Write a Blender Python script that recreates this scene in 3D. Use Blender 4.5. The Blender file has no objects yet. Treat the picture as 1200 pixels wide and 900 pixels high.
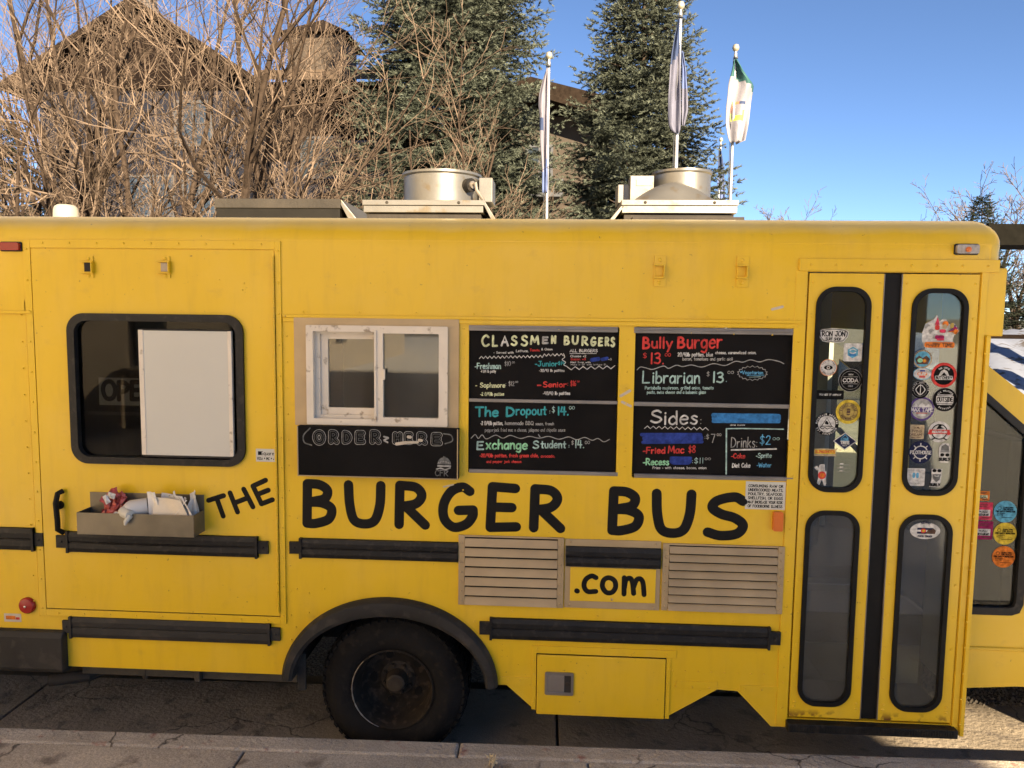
import bpy, bmesh, math, random
import numpy as np
from mathutils import Vector, Matrix
S = bpy.context.scene
C = S.collection
R = math.radians
# ------------------------------------------------------------------ camera, sky, sun, exposure
ZC, D = 2.267, 3.6
YAW, PIT, ROL = R(3.28), R(5.275), R(.683)
FPX = 900.0
_f = Vector((-math.sin(YAW)*math.cos(PIT), math.cos(YAW)*math.cos(PIT), -math.sin(PIT)))
_r0 = Vector((math.cos(YAW), math.sin(YAW), 0)); _u0 = _r0.cross(_f)
_r = _r0*math.cos(ROL)+_u0*math.sin(ROL); _u = -_r0*math.sin(ROL)+_u0*math.cos(ROL)
cd = bpy.data.cameras.new('camera'); cam = bpy.data.objects.new('camera', cd); C.objects.link(cam)
cd.sensor_fit = 'HORIZONTAL'; cd.sensor_width = 36; cd.lens = 36*FPX/1200
cd.clip_start = .05; cd.clip_end = 2000
M3 = Matrix((_r, _u, -_f)).transposed()
cam.matrix_world = Matrix.Translation((0, -D, ZC)) @ M3.to_4x4()
S.camera = cam
SUN_AZ, SUN_EL = R(66), R(22.5)          # azimuth turned from +X towards the camera side
w = bpy.data.worlds.new('World'); S.world = w; w.use_nodes = True
nt = w.node_tree; bg = nt.nodes['Background']
sky = nt.nodes.new('ShaderNodeTexSky'); sky.sky_type = 'NISHITA'; sky.sun_disc = False
sky.sun_elevation = SUN_EL; sky.sun_rotation = R(90)+SUN_AZ
sky.air_density = .7; sky.dust_density = 0; sky.ozone_density = 3.0; sky.altitude = 2500
nt.links.new(sky.outputs[0], bg.inputs[0]); bg.inputs[1].default_value = .052
sl = bpy.data.lights.new('sun', 'SUN'); sun = bpy.data.objects.new('sun', sl); C.objects.link(sun)
sl.energy = 5.0; sl.angle = R(.5); sl.color = (1, .80, .54)
sd = Vector((math.cos(SUN_AZ)*math.cos(SUN_EL), -math.sin(SUN_AZ)*math.cos(SUN_EL), math.sin(SUN_EL)))
sun.rotation_euler = sd.to_track_quat('Z', 'Y').to_euler()
S.view_settings.view_transform = 'Standard'; S.view_settings.look = 'None'
S.view_settings.gamma = 1; S.view_settings.use_curve_mapping = False
S.view_settings.exposure = 2.1
S.cycles.max_bounces = 8; S.cycles.transparent_max_bounces = 16

# ------------------------------------------------------------------ helpers
def P(px, py, Y=0.0):
    """photo pixel -> (x, z) where its ray meets the vertical plane y = Y"""
    d = _f*FPX + _r*(px-600) - _u*(py-450); t = (D+Y)/d.y
    return d.x*t, ZC+d.z*t
def RP(x0, y0, x1, y1, Y=0.0):
    xm, ym = (x0+x1)/2, (y0+y1)/2
    return P(x0, ym, Y)[0], P(xm, y1, Y)[1], P(x1, ym, Y)[0], P(xm, y0, Y)[1]   # x0,z0,x1,z1
def G(px, py, z=0.0):
    d = _f*FPX + _r*(px-600) - _u*(py-450); t = (z-ZC)/d.z
    return d.x*t, d.y*t-D

def mat(name, col, rough=.6, metal=0., var=.12, scale=6., bump=0., bscale=None, spec=.5, col2=None, thr=None, coat=0., detail=5., stretch=None, vcol=None):
    m = bpy.data.materials.new(name); m.use_nodes = True
    n = m.node_tree.nodes; l = m.node_tree.links; b = n['Principled BSDF']
    tc = n.new('ShaderNodeTexCoord'); src = tc.outputs['Object']
    if stretch:
        mp = n.new('ShaderNodeMapping'); mp.inputs['Scale'].default_value = stretch
        l.new(src, mp.inputs['Vector']); src = mp.outputs[0]
    no = n.new('ShaderNodeTexNoise'); no.inputs['Scale'].default_value = scale; no.inputs['Detail'].default_value = detail
    l.new(src, no.inputs['Vector'])
    rp = n.new('ShaderNodeValToRGB'); rp.color_ramp.elements[0].position = .3; rp.color_ramp.elements[1].position = .7
    a = [max(0, c*(1-var)) for c in col]; c2 = [min(1, c*(1+var)) for c in col]
    rp.color_ramp.elements[0].color = (*a, 1); rp.color_ramp.elements[1].color = (*c2, 1)
    l.new(no.outputs['Fac'], rp.inputs[0]); out = rp.outputs[0]
    if vcol:
        at = n.new('ShaderNodeAttribute'); at.attribute_name = vcol
        mx = n.new('ShaderNodeMix'); mx.data_type = 'RGBA'
        mx.inputs[7].default_value = (*(col2 or col), 1); l.new(at.outputs['Fac'], mx.inputs[0]); l.new(out, mx.inputs[6]); out = mx.outputs[2]
    elif col2:
        n2 = n.new('ShaderNodeTexNoise'); n2.inputs['Scale'].default_value = scale*2.7; n2.inputs['Detail'].default_value = 8
        l.new(tc.outputs['Object'], n2.inputs['Vector'])
        r2 = n.new('ShaderNodeValToRGB'); t = thr or .62
        r2.color_ramp.elements[0].position = t-.04; r2.color_ramp.elements[1].position = t+.06
        l.new(n2.outputs['Fac'], r2.inputs[0])
        mx = n.new('ShaderNodeMix'); mx.data_type = 'RGBA'
        l.new(r2.outputs[0], mx.inputs[0]); l.new(out, mx.inputs[6]); mx.inputs[7].default_value = (*col2, 1); out = mx.outputs[2]
    l.new(out, b.inputs['Base Color'])
    b.inputs['Roughness'].default_value = rough; b.inputs['Metallic'].default_value = metal
    b.inputs['Specular IOR Level'].default_value = spec; b.inputs['Coat Weight'].default_value = coat
    if bump:
        nb = n.new('ShaderNodeTexNoise'); nb.inputs['Scale'].default_value = bscale or scale*8; nb.inputs['Detail'].default_value = 6
        l.new(tc.outputs['Object'], nb.inputs['Vector'])
        bp = n.new('ShaderNodeBump'); bp.inputs['Strength'].default_value = bump; bp.inputs['Distance'].default_value = .02
        l.new(nb.outputs['Fac'], bp.inputs['Height']); l.new(bp.outputs[0], b.inputs['Normal'])
    return m

def yellow_paint(name, base, rust=False):
    m = mat(name, base, .33, var=.05, scale=1.3, bump=.2, bscale=2.0, spec=.4)
    n = m.node_tree.nodes; l = m.node_tree.links; b = n['Principled BSDF']
    cur = b.inputs['Base Color'].links[0].from_socket
    tc = n.new('ShaderNodeTexCoord')
    def layer(cur, scale, stretch, lo, hi, col, amt):
        mp = n.new('ShaderNodeMapping'); mp.inputs['Scale'].default_value = stretch; l.new(tc.outputs['Object'], mp.inputs[0])
        no = n.new('ShaderNodeTexNoise'); no.inputs['Scale'].default_value = scale; no.inputs['Detail'].default_value = 9; no.inputs['Roughness'].default_value = .62
        l.new(mp.outputs[0], no.inputs[0])
        mr = n.new('ShaderNodeMapRange'); mr.inputs[1].default_value = lo; mr.inputs[2].default_value = hi; mr.inputs[4].default_value = amt
        l.new(no.outputs['Fac'], mr.inputs[0])
        mx = n.new('ShaderNodeMix'); mx.data_type = 'RGBA'; l.new(mr.outputs[0], mx.inputs[0]); l.new(cur, mx.inputs[6]); mx.inputs[7].default_value = (*col, 1)
        return mx.outputs[2]
    cur = layer(cur, 3, (4.5, 1, .7), .50, .8, (.38, .21, .03), .26)      # vertical dirt streaks
    cur = layer(cur, 2.2, (1, 1, 1), .46, .72, (.78, .52, .09), .35)
    cur = layer(cur, 7, (1, 1, 1.6), .60, .78, (.42, .25, .05), .35)    # dull grimy blotches      # chalky faded areas
    cur = layer(cur, 34, (1, 1, 1), .675, .72, (.16, .08, .03), .8)       # chips and specks
    if rust:
        ge = n.new('ShaderNodeNewGeometry'); sp = n.new('ShaderNodeSeparateXYZ'); l.new(ge.outputs['Position'], sp.inputs[0])
        mr = n.new('ShaderNodeMapRange'); mr.inputs[1].default_value = .40; mr.inputs[2].default_value = .36; l.new(sp.outputs['Z'], mr.inputs[0])
        no = n.new('ShaderNodeTexNoise'); no.inputs['Scale'].default_value = 14; no.inputs['Detail'].default_value = 8; l.new(tc.outputs['Object'], no.inputs[0])
        m2 = n.new('ShaderNodeMapRange'); m2.inputs[1].default_value = .53; m2.inputs[2].default_value = .6; l.new(no.outputs['Fac'], m2.inputs[0])
        mu = n.new('ShaderNodeMath'); mu.operation = 'MULTIPLY'; l.new(mr.outputs[0], mu.inputs[0]); l.new(m2.outputs[0], mu.inputs[1])
        mx = n.new('ShaderNodeMix'); mx.data_type = 'RGBA'; l.new(mu.outputs[0], mx.inputs[0]); l.new(cur, mx.inputs[6]); mx.inputs[7].default_value = (.13, .045, .012, 1); cur = mx.outputs[2]
    l.new(cur, b.inputs['Base Color'])
    return m

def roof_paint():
    m = yellow_paint('roof_paint_faded_highlight', YB); n = m.node_tree.nodes; l = m.node_tree.links; b = n['Principled BSDF']
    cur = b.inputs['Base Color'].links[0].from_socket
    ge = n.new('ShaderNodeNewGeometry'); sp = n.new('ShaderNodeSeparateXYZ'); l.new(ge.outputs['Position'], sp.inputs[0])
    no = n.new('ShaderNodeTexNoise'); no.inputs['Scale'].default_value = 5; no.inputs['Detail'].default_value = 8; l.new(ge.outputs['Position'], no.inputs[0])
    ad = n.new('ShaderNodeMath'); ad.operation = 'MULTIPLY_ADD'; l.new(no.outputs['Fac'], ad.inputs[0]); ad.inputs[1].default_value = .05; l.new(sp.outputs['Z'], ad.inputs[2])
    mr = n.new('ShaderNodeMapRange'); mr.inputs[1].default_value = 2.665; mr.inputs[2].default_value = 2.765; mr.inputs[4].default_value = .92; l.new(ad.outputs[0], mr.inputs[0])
    mx = n.new('ShaderNodeMix'); mx.data_type = 'RGBA'; l.new(mr.outputs[0], mx.inputs[0]); l.new(cur, mx.inputs[6]); mx.inputs[7].default_value = (.74, .62, .34, 1); l.new(mx.outputs[2], b.inputs['Base Color'])  # paler towards the top: paints in the eave highlight besides faded paint
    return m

def glass(name, tint=(.75, .78, .76), ior=1.45, rough=.02, dust_haze=.07):
    m = bpy.data.materials.new(name); m.use_nodes = True; n = m.node_tree.nodes; l = m.node_tree.links
    n.remove(n['Principled BSDF']); out = n['Material Output']
    t = n.new('ShaderNodeBsdfTransparent'); t.inputs[0].default_value = (*tint, 1)
    g = n.new('ShaderNodeBsdfGlossy'); g.inputs['Roughness'].default_value = rough
    f = n.new('ShaderNodeFresnel'); f.inputs[0].default_value = ior
    tc = n.new('ShaderNodeTexCoord'); no = n.new('ShaderNodeTexNoise'); no.inputs['Scale'].default_value = 3; no.inputs['Detail'].default_value = 8
    l.new(tc.outputs['Object'], no.inputs[0]); bp = n.new('ShaderNodeBump'); bp.inputs['Strength'].default_value = .03; l.new(no.outputs['Fac'], bp.inputs['Height']); l.new(bp.outputs[0], g.inputs['Normal'])
    d = n.new('ShaderNodeBsdfDiffuse'); d.inputs[0].default_value = (.35, .33, .29, 1)       # dust film; also painted reflection on the order glass
    mr = n.new('ShaderNodeMapRange'); mr.inputs[1].default_value = .4; mr.inputs[2].default_value = .8; mr.inputs[3].default_value = dust_haze*.3; mr.inputs[4].default_value = dust_haze; l.new(no.outputs['Fac'], mr.inputs[0])
    a = n.new('ShaderNodeMixShader'); b = n.new('ShaderNodeMixShader')
    l.new(mr.outputs[0], a.inputs[0]); l.new(t.outputs[0], a.inputs[1]); l.new(d.outputs[0], a.inputs[2])
    l.new(f.outputs[0], b.inputs[0]); l.new(a.outputs[0], b.inputs[1]); l.new(g.outputs[0], b.inputs[2]); l.new(b.outputs[0], out.inputs[0])
    return m

YB = (.71, .45, .012)
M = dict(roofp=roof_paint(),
 yellow=yellow_paint('yellow_paint', YB), rusty=yellow_paint('yellow_paint_rusty', YB, True),
 black=mat('black_paint', (.0065, .0058, .005), .6, var=.3, scale=9, spec=.18),
 rubber=mat('black_rubber', (.010, .009, .008), .55, var=.35, scale=12, bump=.12, bscale=60, col2=(.026, .022, .018), thr=.6, spec=.3),
 flare=mat('faded_black_plastic', (.026, .024, .021), .6, var=.2, scale=5, bump=.08, bscale=90, col2=(.045, .038, .032), thr=.6, spec=.25),
 tyre=mat('tyre_rubber', (.009, .008, .0072), .85, var=.3, scale=8, bump=.2, bscale=50, col2=(.017, .014, .011), thr=.6, spec=.2),
 rim=mat('dirty_steel_rim', (.020, .016, .012), .85, spec=.15, metal=0, var=.4, scale=10, bump=.2, bscale=30, col2=(.045, .033, .024), thr=.58),
 hub=mat('rusty_hub', (.038, .028, .018), .7, metal=.3, var=.4, scale=20, bump=.2),
 alu=mat('aluminium', (.25, .22, .185), .42, metal=.6, var=.15, scale=8, bump=.05, bscale=40),
 vent=mat('tan_vent_metal', (.41, .30, .16), .5, metal=.25, var=.12, scale=6, bump=.05),
 steel=mat('stainless', (.5, .47, .42), .3, metal=.9, var=.12, scale=7, bump=.04, bscale=20),
 galv=mat('weathered_metal', (.165, .16, .148), .40, metal=.6, var=.15, scale=5, bump=.06, bscale=14, col2=(.15, .125, .09), thr=.62),
 cream=mat('cream_vinyl', (.66, .58, .46), .5, var=.07, scale=9, col2=(.30, .235, .16), thr=.64),
 board=mat('chalkboard', (.0075, .0065, .006), .8, var=.35, scale=4, bump=.02, spec=.12),
 tray=mat('tray_metal', (.17, .145, .10), .45, metal=.5, var=.2, scale=7, bump=.05, bscale=30), wboard=mat('white_panel', (.53, .51, .435), .5, var=.03, scale=2, col2=(.5, .45, .38), thr=.8),
 frame=mat('undercarriage_metal', (.022, .018, .014), .8, var=.4, scale=6, bump=.2),
 inside=mat('interior_panel', (.42, .40, .36), .6, var=.08, scale=3),
 dark=mat('interior_dark', (.022, .020, .018), .7, var=.2, scale=3),
 roofgrey=mat('roof_dirt_yellow', (.62, .40, .10), .5, var=.15, scale=3),
 redl=mat('red_lens', (.30, .018, .012), .25, var=.1), amber=mat('amber_lens', (.62, .15, .015), .3, var=.1),
 clear=mat('clear_lens', (.35, .30, .24), .2, var=.3, scale=40), chrome=mat('chrome', (.55, .53, .5), .25, metal=1, var=.1),
 glass=glass('window_glass', (.86, .92, .875), 1.55, dust_haze=.09), dglass=glass('dark_glass', (.68, .68, .65), 1.25, dust_haze=.012), lglass=glass('dusty_glass', (.74, .78, .73), 1.55, dust_haze=.24), cglass=glass('cab_glass', (.76, .78, .74), 1.28, dust_haze=.03), oglass=glass('order_glass', (.85, .86, .82), 1.6, dust_haze=.22),  # order_glass film stands in for a wall reflection
 tape=mat('old_tape', (.48, .41, .31), .6, var=.1, scale=30),
)
def ink(name, c): return mat('ink_'+name, tuple(.82*q for q in c), .8, var=.38, scale=55, spec=.12)
INK = dict(white=ink('white', (.62, .60, .55)), cream=ink('cream', (.66, .68, .40)), teal=ink('teal', (.06, .36, .38)), red=ink('red', (.62, .06, .05)),
 aqua=ink('aqua', (.40, .56, .50)), green=ink('green', (.30, .62, .36)), blue=ink('blue', (.03, .055, .26)), lblue=ink('light_blue', (.045, .20, .46)), ltblue=ink('pale_blue', (.12, .36, .55)),
 grey=ink('grey', (.16, .16, .15)), lgrey=ink('light_grey', (.38, .37, .34)), black=ink('black', (.007, .0065, .006)), purple=ink('purple', (.10, .06, .20)), yellow=ink('yellow', (.66, .48, .05)),
 orange=ink('orange', (.72, .20, .03)), pink=ink('pink', (.60, .05, .10)), magenta=ink('magenta', (.30, .02, .09)), sky=ink('sky', (.12, .38, .52)), tan=ink('tan', (.46, .36, .22)), navy=ink('navy', (.018, .022, .06)),
 brown=ink('brown', (.11, .065, .045)), gold=ink('gold', (.45, .33, .09)))

class MB:
    def __init__(s): s.v = []; s.f = []; s.m = []; s.mats = []
    def slot(s, m):
        if m is None: return 0
        if m not in s.mats: s.mats.append(m)
        return s.mats.index(m)
    def add(s, vs, fs, m=None):
        o = len(s.v); k = s.slot(m); s.v.extend([tuple(v) for v in vs]); s.f.extend([tuple(i+o for i in f) for f in fs]); s.m.extend([k]*len(fs)); return s
    def box(s, x0, y0, z0, x1, y1, z1, m=None):
        if x0 > x1: x0, x1 = x1, x0
        if y0 > y1: y0, y1 = y1, y0
        if z0 > z1: z0, z1 = z1, z0
        return s.add([(x0,y0,z0),(x1,y0,z0),(x1,y1,z0),(x0,y1,z0),(x0,y0,z1),(x1,y0,z1),(x1,y1,z1),(x0,y1,z1)],
                     [(0,3,2,1),(4,5,6,7),(0,1,5,4),(1,2,6,5),(2,3,7,6),(3,0,4,7)], m)
    def tube(s, pts, rad, n=8, m=None, cap=True):
        pts = [Vector(p) for p in pts]; N = len(pts); rs = rad if isinstance(rad, (list, tuple)) else [rad]*N
        vs = []; fs = []; prev = None
        for i, p in enumerate(pts):
            t = (pts[min(i+1, N-1)]-pts[max(i-1, 0)]).normalized()
            if prev is None: a = Vector((0, 0, 1)) if abs(t.z) < .9 else Vector((1, 0, 0)); u = t.cross(a).normalized()
            else: u = (prev-t*prev.dot(t)).normalized()
            prev = u; v = t.cross(u)
            for k in range(n):
                q = 2*math.pi*k/n; vs.append(p+(u*math.cos(q)+v*math.sin(q))*rs[i])
        for i in range(N-1):
            for k in range(n):
                a = i*n+k; b = i*n+(k+1) % n; fs.append((a, b, b+n, a+n))
        if cap: fs.append(tuple(range(n-1, -1, -1))); fs.append(tuple((N-1)*n+k for k in range(n)))
        return s.add(vs, fs, m)
    def lathe(s, prof, c, axis='y', n=32, m=None, sx=1., sy=1., open=False):
        """prof: list of (radius, height along axis)"""
        vs = []; fs = []
        for r, h in prof:
            for k in range(n):
                q = 2*math.pi*k/n; a, b = r*math.cos(q)*sx, r*math.sin(q)*sy
                vs.append((c[0]+a, c[1]+h, c[2]+b) if axis == 'y' else ((c[0]+a, c[1]+b, c[2]+h) if axis == 'z' else (c[0]+h, c[1]+a, c[2]+b)))
        for i in range(len(prof)-1):
            for k in range(n):
                a = i*n+k; b = i*n+(k+1) % n; fs.append((a, b, b+n, a+n))
        if open: return s.add(vs, fs, m)
        if prof[0][0] > 1e-5: fs.append(tuple(range(n-1, -1, -1)))
        if prof[-1][0] > 1e-5: fs.append(tuple((len(prof)-1)*n+k for k in range(n)))
        return s.add(vs, fs, m)
    def rivet(s, x, y, z, r=.0065, m=None):
        return s.lathe([(r, 0), (r*.85, -.0025), (r*.4, -.004), (0, -.0045)], (x, y, z), 'y', 8, m)
    def build(s, name, m=None, parent=None, smooth=False, bevel=0., world=True):
        me = bpy.data.meshes.new(name); me.from_pydata(s.v, [], s.f)
        mats = s.mats if s.mats else [m]
        for q in mats: me.materials.append(q)
        if s.mats: me.polygons.foreach_set('material_index', s.m)
        me.update()
        bm = bmesh.new(); bm.from_mesh(me); bmesh.ops.recalc_face_normals(bm, faces=bm.faces); bm.to_mesh(me); bm.free()
        return link(name, me, parent, smooth, bevel)
def link(name, me, parent=None, smooth=False, bevel=0.):
    o = bpy.data.objects.new(name, me); C.objects.link(o)
    if smooth:
        me.polygons.foreach_set('use_smooth', [True]*len(me.polygons))
        try: me.set_sharp_from_angle(angle=R(38))
        except Exception: pass
    if parent is not None:
        o.parent = parent; pm = Matrix.Identity(4); q = parent
        o.matrix_parent_inverse = wm(parent).inverted()
    if bevel:
        b = o.modifiers.new('bevel', 'BEVEL'); b.width = bevel; b.segments = 2; b.limit_method = 'ANGLE'; b.angle_limit = R(40)
    return o
def wm(o):
    m = o.matrix_basis.copy()
    if o.parent: m = wm(o.parent) @ o.matrix_parent_inverse @ m
    return m
def tag(o, label, cat=None, group=None, kind=None):
    if label: o['label'] = label
    if cat: o['category'] = cat
    if group: o['group'] = group
    if kind: o['kind'] = kind
    return o
def thing(name, loc, label, cat, group=None):
    o = bpy.data.objects.new(name, None); C.objects.link(o); o.location = loc; o.empty_display_size = .2
    bpy.context.view_layer.update()
    return tag(o, label, cat, group)
def rr(x0, z0, x1, z1, r, n=6):
    r = min(r, (x1-x0)/2-1e-4, (z1-z0)/2-1e-4); o = []
    for cx, cz, a in ((x1-r, z0+r, -90), (x1-r, z1-r, 0), (x0+r, z1-r, 90), (x0+r, z0+r, 180)):
        for k in range(n+1): q = R(a+90*k/n); o.append((cx+r*math.cos(q), cz+r*math.sin(q)))
    return o
def ell(cx, cz, rx, rz=None, n=28):
    rz = rz or rx
    return [(cx+rx*math.cos(2*math.pi*k/n), cz+rz*math.sin(2*math.pi*k/n)) for k in range(n)]
def prism(outline, holes, y0, y1):
    """flat plate in the x-z plane with holes, from y0 to y1 -> (verts, faces)"""
    cu = bpy.data.curves.new('t', 'CURVE'); cu.dimensions = '2D'; cu.fill_mode = 'BOTH'; cu.extrude = abs(y1-y0)/2
    for lp in [outline]+list(holes):
        sp = cu.splines.new('POLY'); sp.points.add(len(lp)-1); sp.use_cyclic_u = True
        for q, (a, b) in zip(sp.points, lp): q.co = (a, b, 0, 1)
    ob = bpy.data.objects.new('t', cu); C.objects.link(ob)
    bpy.context.view_layer.update()
    me = bpy.data.meshes.new_from_object(ob.evaluated_get(bpy.context.evaluated_depsgraph_get()))
    yc = (y0+y1)/2
    vs = [(v.co.x, yc-v.co.z, v.co.y) for v in me.vertices]; fs = [tuple(p.vertices) for p in me.polygons]
    bpy.data.objects.remove(ob); bpy.data.curves.remove(cu); bpy.data.meshes.remove(me)
    return vs, fs
def plate(mb, outline, holes, y0, y1, m=None): return mb.add(*prism(outline, holes, y0, y1), m)
def poly(mb, pts, y, m, th=.0006):
    """thin raised flat shape"""
    n = len(pts); vs = [(x, y-th, z) for x, z in pts]+[(x, y, z) for x, z in pts]
    fs = [tuple(range(n))]+[(i, (i+1) % n, (i+1) % n+n, i+n) for i in range(n)]
    return mb.add(vs, fs, m)

# ------------------------------------------------------------------ hand-drawn stroke lettering
def _g(s):
    w, rest = s.split('|'); st = []
    for q in rest.split(';'):
        k = q[0]; p = [tuple(float(t) for t in a.split(',')) for a in q[1:].split()]
        st.append((k, p))
    return float(w), st
GL = {k: _g(v) for k, v in {
'A':'.72|l0,0 .36,1 .72,0;l.13,.36 .58,.36','B':'.58|l0,0 .02,1;s.02,1 .3,.97 .46,.8 .36,.6 .02,.53;s.02,.53 .4,.5 .58,.28 .42,.06 0,.01',
'C':'.62|s.6,.84 .38,1 .12,.8 .02,.45 .16,.1 .38,0 .62,.14','D':'.62|l0,0 .02,1;s.02,1 .42,.88 .62,.5 .42,.12 0,0','E':'.55|l.53,1 .03,1;l.03,1 0,0;l0,0 .55,.02;l.02,.52 .45,.54',
'F':'.52|l.52,1 .03,1;l.03,1 0,0;l.02,.52 .42,.53','G':'.68|s.6,.9 .44,1 .2,.88 .04,.55 .06,.2 .26,0 .52,.08 .66,.28 .67,.44;l.67,.44 .36,.42','H':'.62|l0,0 .02,1;l.6,0 .62,1;l.01,.5 .61,.52',
'I':'.3|l.15,0 .15,1;l0,1 .3,1;l0,0 .3,0','J':'.5|s.4,1 .4,.3 .3,.04 .1,.04 0,.22;l.15,1 .55,1','K':'.58|l0,0 .02,1;l.54,1 .02,.45;l.15,.56 .58,0','L':'.5|l.02,1 0,0;l0,0 .5,.02',
'M':'.8|l0,0 .1,1;l.1,1 .4,.25;l.4,.25 .7,1;l.7,1 .8,0','N':'.62|l0,0 .02,1;l.02,1 .6,0;l.6,0 .62,1','O':'.72|s.36,1 .1,.84 .01,.48 .14,.1 .38,0 .62,.14 .72,.52 .6,.88 .36,1','P':'.54|l0,0 .02,1;s.02,1 .38,.96 .54,.74 .38,.5 .02,.44',
'Q':'.74|s.36,1 .1,.84 .01,.48 .14,.1 .38,0 .62,.14 .72,.52 .6,.88 .36,1;l.45,.25 .75,-.08','R':'.6|l0,0 .02,1;s.02,1 .38,.96 .52,.76 .38,.54 .02,.46;l.16,.46 .6,0','S':'.56|s.52,.86 .34,1 .1,.9 .06,.7 .24,.54 .46,.42 .56,.24 .42,.04 .2,0 0,.12',
'T':'.66|l0,1 .66,1;l.33,1 .33,0','U':'.62|s.02,1 0,.45 .1,.1 .3,0 .5,.1 .6,.45 .62,1','V':'.62|l0,1 .31,0;l.31,0 .62,1','W':'.9|l0,1 .22,0;l.22,0 .45,.8;l.45,.8 .68,0;l.68,0 .9,1','X':'.6|l0,0 .6,1;l0,1 .6,0','Y':'.6|l0,1 .3,.5;l.6,1 .22,0','Z':'.6|l0,1 .6,1;l.6,1 0,0;l0,0 .6,0',
'a':'.44|s.42,.5 .22,.62 .02,.42 .03,.12 .2,0 .4,.2;l.43,.6 .44,0','b':'.46|l.02,1 0,0;s.01,.3 .2,.6 .44,.45 .44,.15 .22,0 .01,.14','c':'.42|s.4,.52 .22,.62 .03,.4 .06,.1 .22,0 .42,.1','d':'.46|l.44,1 .46,0;s.44,.4 .24,.62 .02,.4 .04,.1 .22,0 .44,.18',
'e':'.46|s.03,.34 .44,.36 .4,.56 .22,.62 .03,.42 .05,.12 .22,0 .44,.1','f':'.36|s.36,.92 .22,1 .14,.8 .14,0;l0,.56 .32,.56','g':'.46|s.42,.5 .22,.62 .02,.42 .05,.12 .22,.02 .42,.2;s.44,.6 .44,-.1 .3,-.34 .04,-.26','h':'.44|l.02,1 0,0;s.01,.3 .18,.58 .38,.54 .42,.3 .44,0',
'i':'.08|l.04,.6 .04,0;l.04,.82 .04,.85','j':'.24|s.2,.6 .2,-.1 .12,-.3 0,-.26;l.2,.82 .2,.85','k':'.42|l.02,1 0,0;l.38,.6 .01,.25;l.12,.34 .42,0','l':'.08|l.04,1 .04,0','m':'.7|l0,.6 .02,0;s.02,.35 .16,.6 .3,.54 .34,.3 .35,0;s.35,.35 .5,.6 .64,.54 .68,.3 .7,0',
'n':'.42|l0,.6 .02,0;s.02,.34 .18,.6 .36,.55 .4,.3 .42,0','o':'.46|s.22,.62 .04,.46 .03,.16 .2,0 .4,.1 .46,.34 .38,.56 .22,.62','p':'.46|l.02,.6 0,-.36;s.02,.36 .2,.62 .44,.46 .42,.14 .22,0 .02,.14','q':'.46|l.44,.6 .44,-.36;s.42,.5 .22,.62 .02,.42 .05,.12 .22,0 .42,.16',
'r':'.34|l0,.6 .02,0;s.02,.34 .14,.56 .34,.58','s':'.38|s.36,.54 .2,.62 .05,.5 .18,.34 .36,.22 .3,.04 .14,0 0,.08','t':'.36|l.18,.92 .18,.06;l.18,.06 .3,.02;l0,.6 .36,.6','u':'.42|s.02,.6 .02,.2 .14,.0 .3,.04 .4,.25;l.4,.6 .42,0','v':'.42|l0,.6 .2,0;l.2,0 .42,.6',
'w':'.62|l0,.6 .16,0;l.16,0 .31,.5;l.31,.5 .46,0;l.46,0 .62,.6','x':'.42|l0,0 .42,.6;l0,.6 .42,0','y':'.44|l0,.6 .22,.02;l.44,.6 .1,-.36','z':'.42|l0,.6 .4,.6;l.4,.6 0,0;l0,0 .42,0',
'0':'.52|s.26,1 .04,.8 .02,.25 .24,0 .48,.2 .5,.75 .26,1','1':'.16|l.1,1 .1,0','2':'.5|s.02,.8 .18,1 .42,.92 .42,.66 .2,.3 0,.02;l0,.02 .5,.02','3':'.5|s.04,.9 .26,1 .44,.84 .36,.6 .16,.54;s.16,.54 .42,.46 .48,.22 .3,.02 .0,.1','4':'.52|l.1,1 0,.42;l0,.42 .52,.42;l.36,1 .36,0',
'5':'.5|l.46,1 .06,1;l.06,1 .03,.58;s.03,.58 .3,.64 .48,.4 .4,.08 .18,0 0,.1','6':'.5|s.4,.98 .12,.7 .02,.3 .2,0 .44,.1 .46,.38 .26,.5 .04,.32','7':'.5|l0,1 .5,1;l.5,1 .18,0','8':'.5|s.25,.54 .06,.7 .1,.94 .27,1 .44,.9 .42,.68 .25,.54 .04,.3 .08,.06 .27,0 .46,.1 .46,.32 .25,.54','9':'.48|s.44,.8 .26,1 .04,.84 .08,.54 .28,.48 .44,.8;l.44,.8 .36,0',
'$':'.48|s.46,.8 .26,.92 .06,.8 .12,.58 .38,.42 .44,.2 .24,.06 .02,.18;l.25,1.1 .25,-.1','.':'.08|l.04,.0 .045,.02',':':'.08|l.04,.1 .045,.12;l.04,.5 .045,.52',',':'.1|l.07,.06 .02,-.14','-':'.28|l.02,.34 .26,.35',"'":'.08|l.06,1 .03,.8','(':'.2|s.2,1.05 .03,.7 .03,.25 .2,-.08',')':'.2|s.0,1.05 .17,.7 .17,.25 0,-.08',
'/':'.4|l0,-.05 .4,1.02','#':'.56|l.2,1 .12,0;l.44,1 .36,0;l0,.66 .56,.66;l0,.33 .56,.33','*':'.36|l.18,.85 .18,.35;l0,.72 .36,.48;l.36,.72 0,.48','+':'.4|l.2,.6 .2,.1;l0,.35 .4,.35','&':'.6|s.6,0 .2,.7 .3,1 .44,.8 .1,.35 .15,.02 .4,.05 .58,.4','=':'.36|l0,.45 .36,.45;l0,.22 .36,.22'}.items()}
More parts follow.
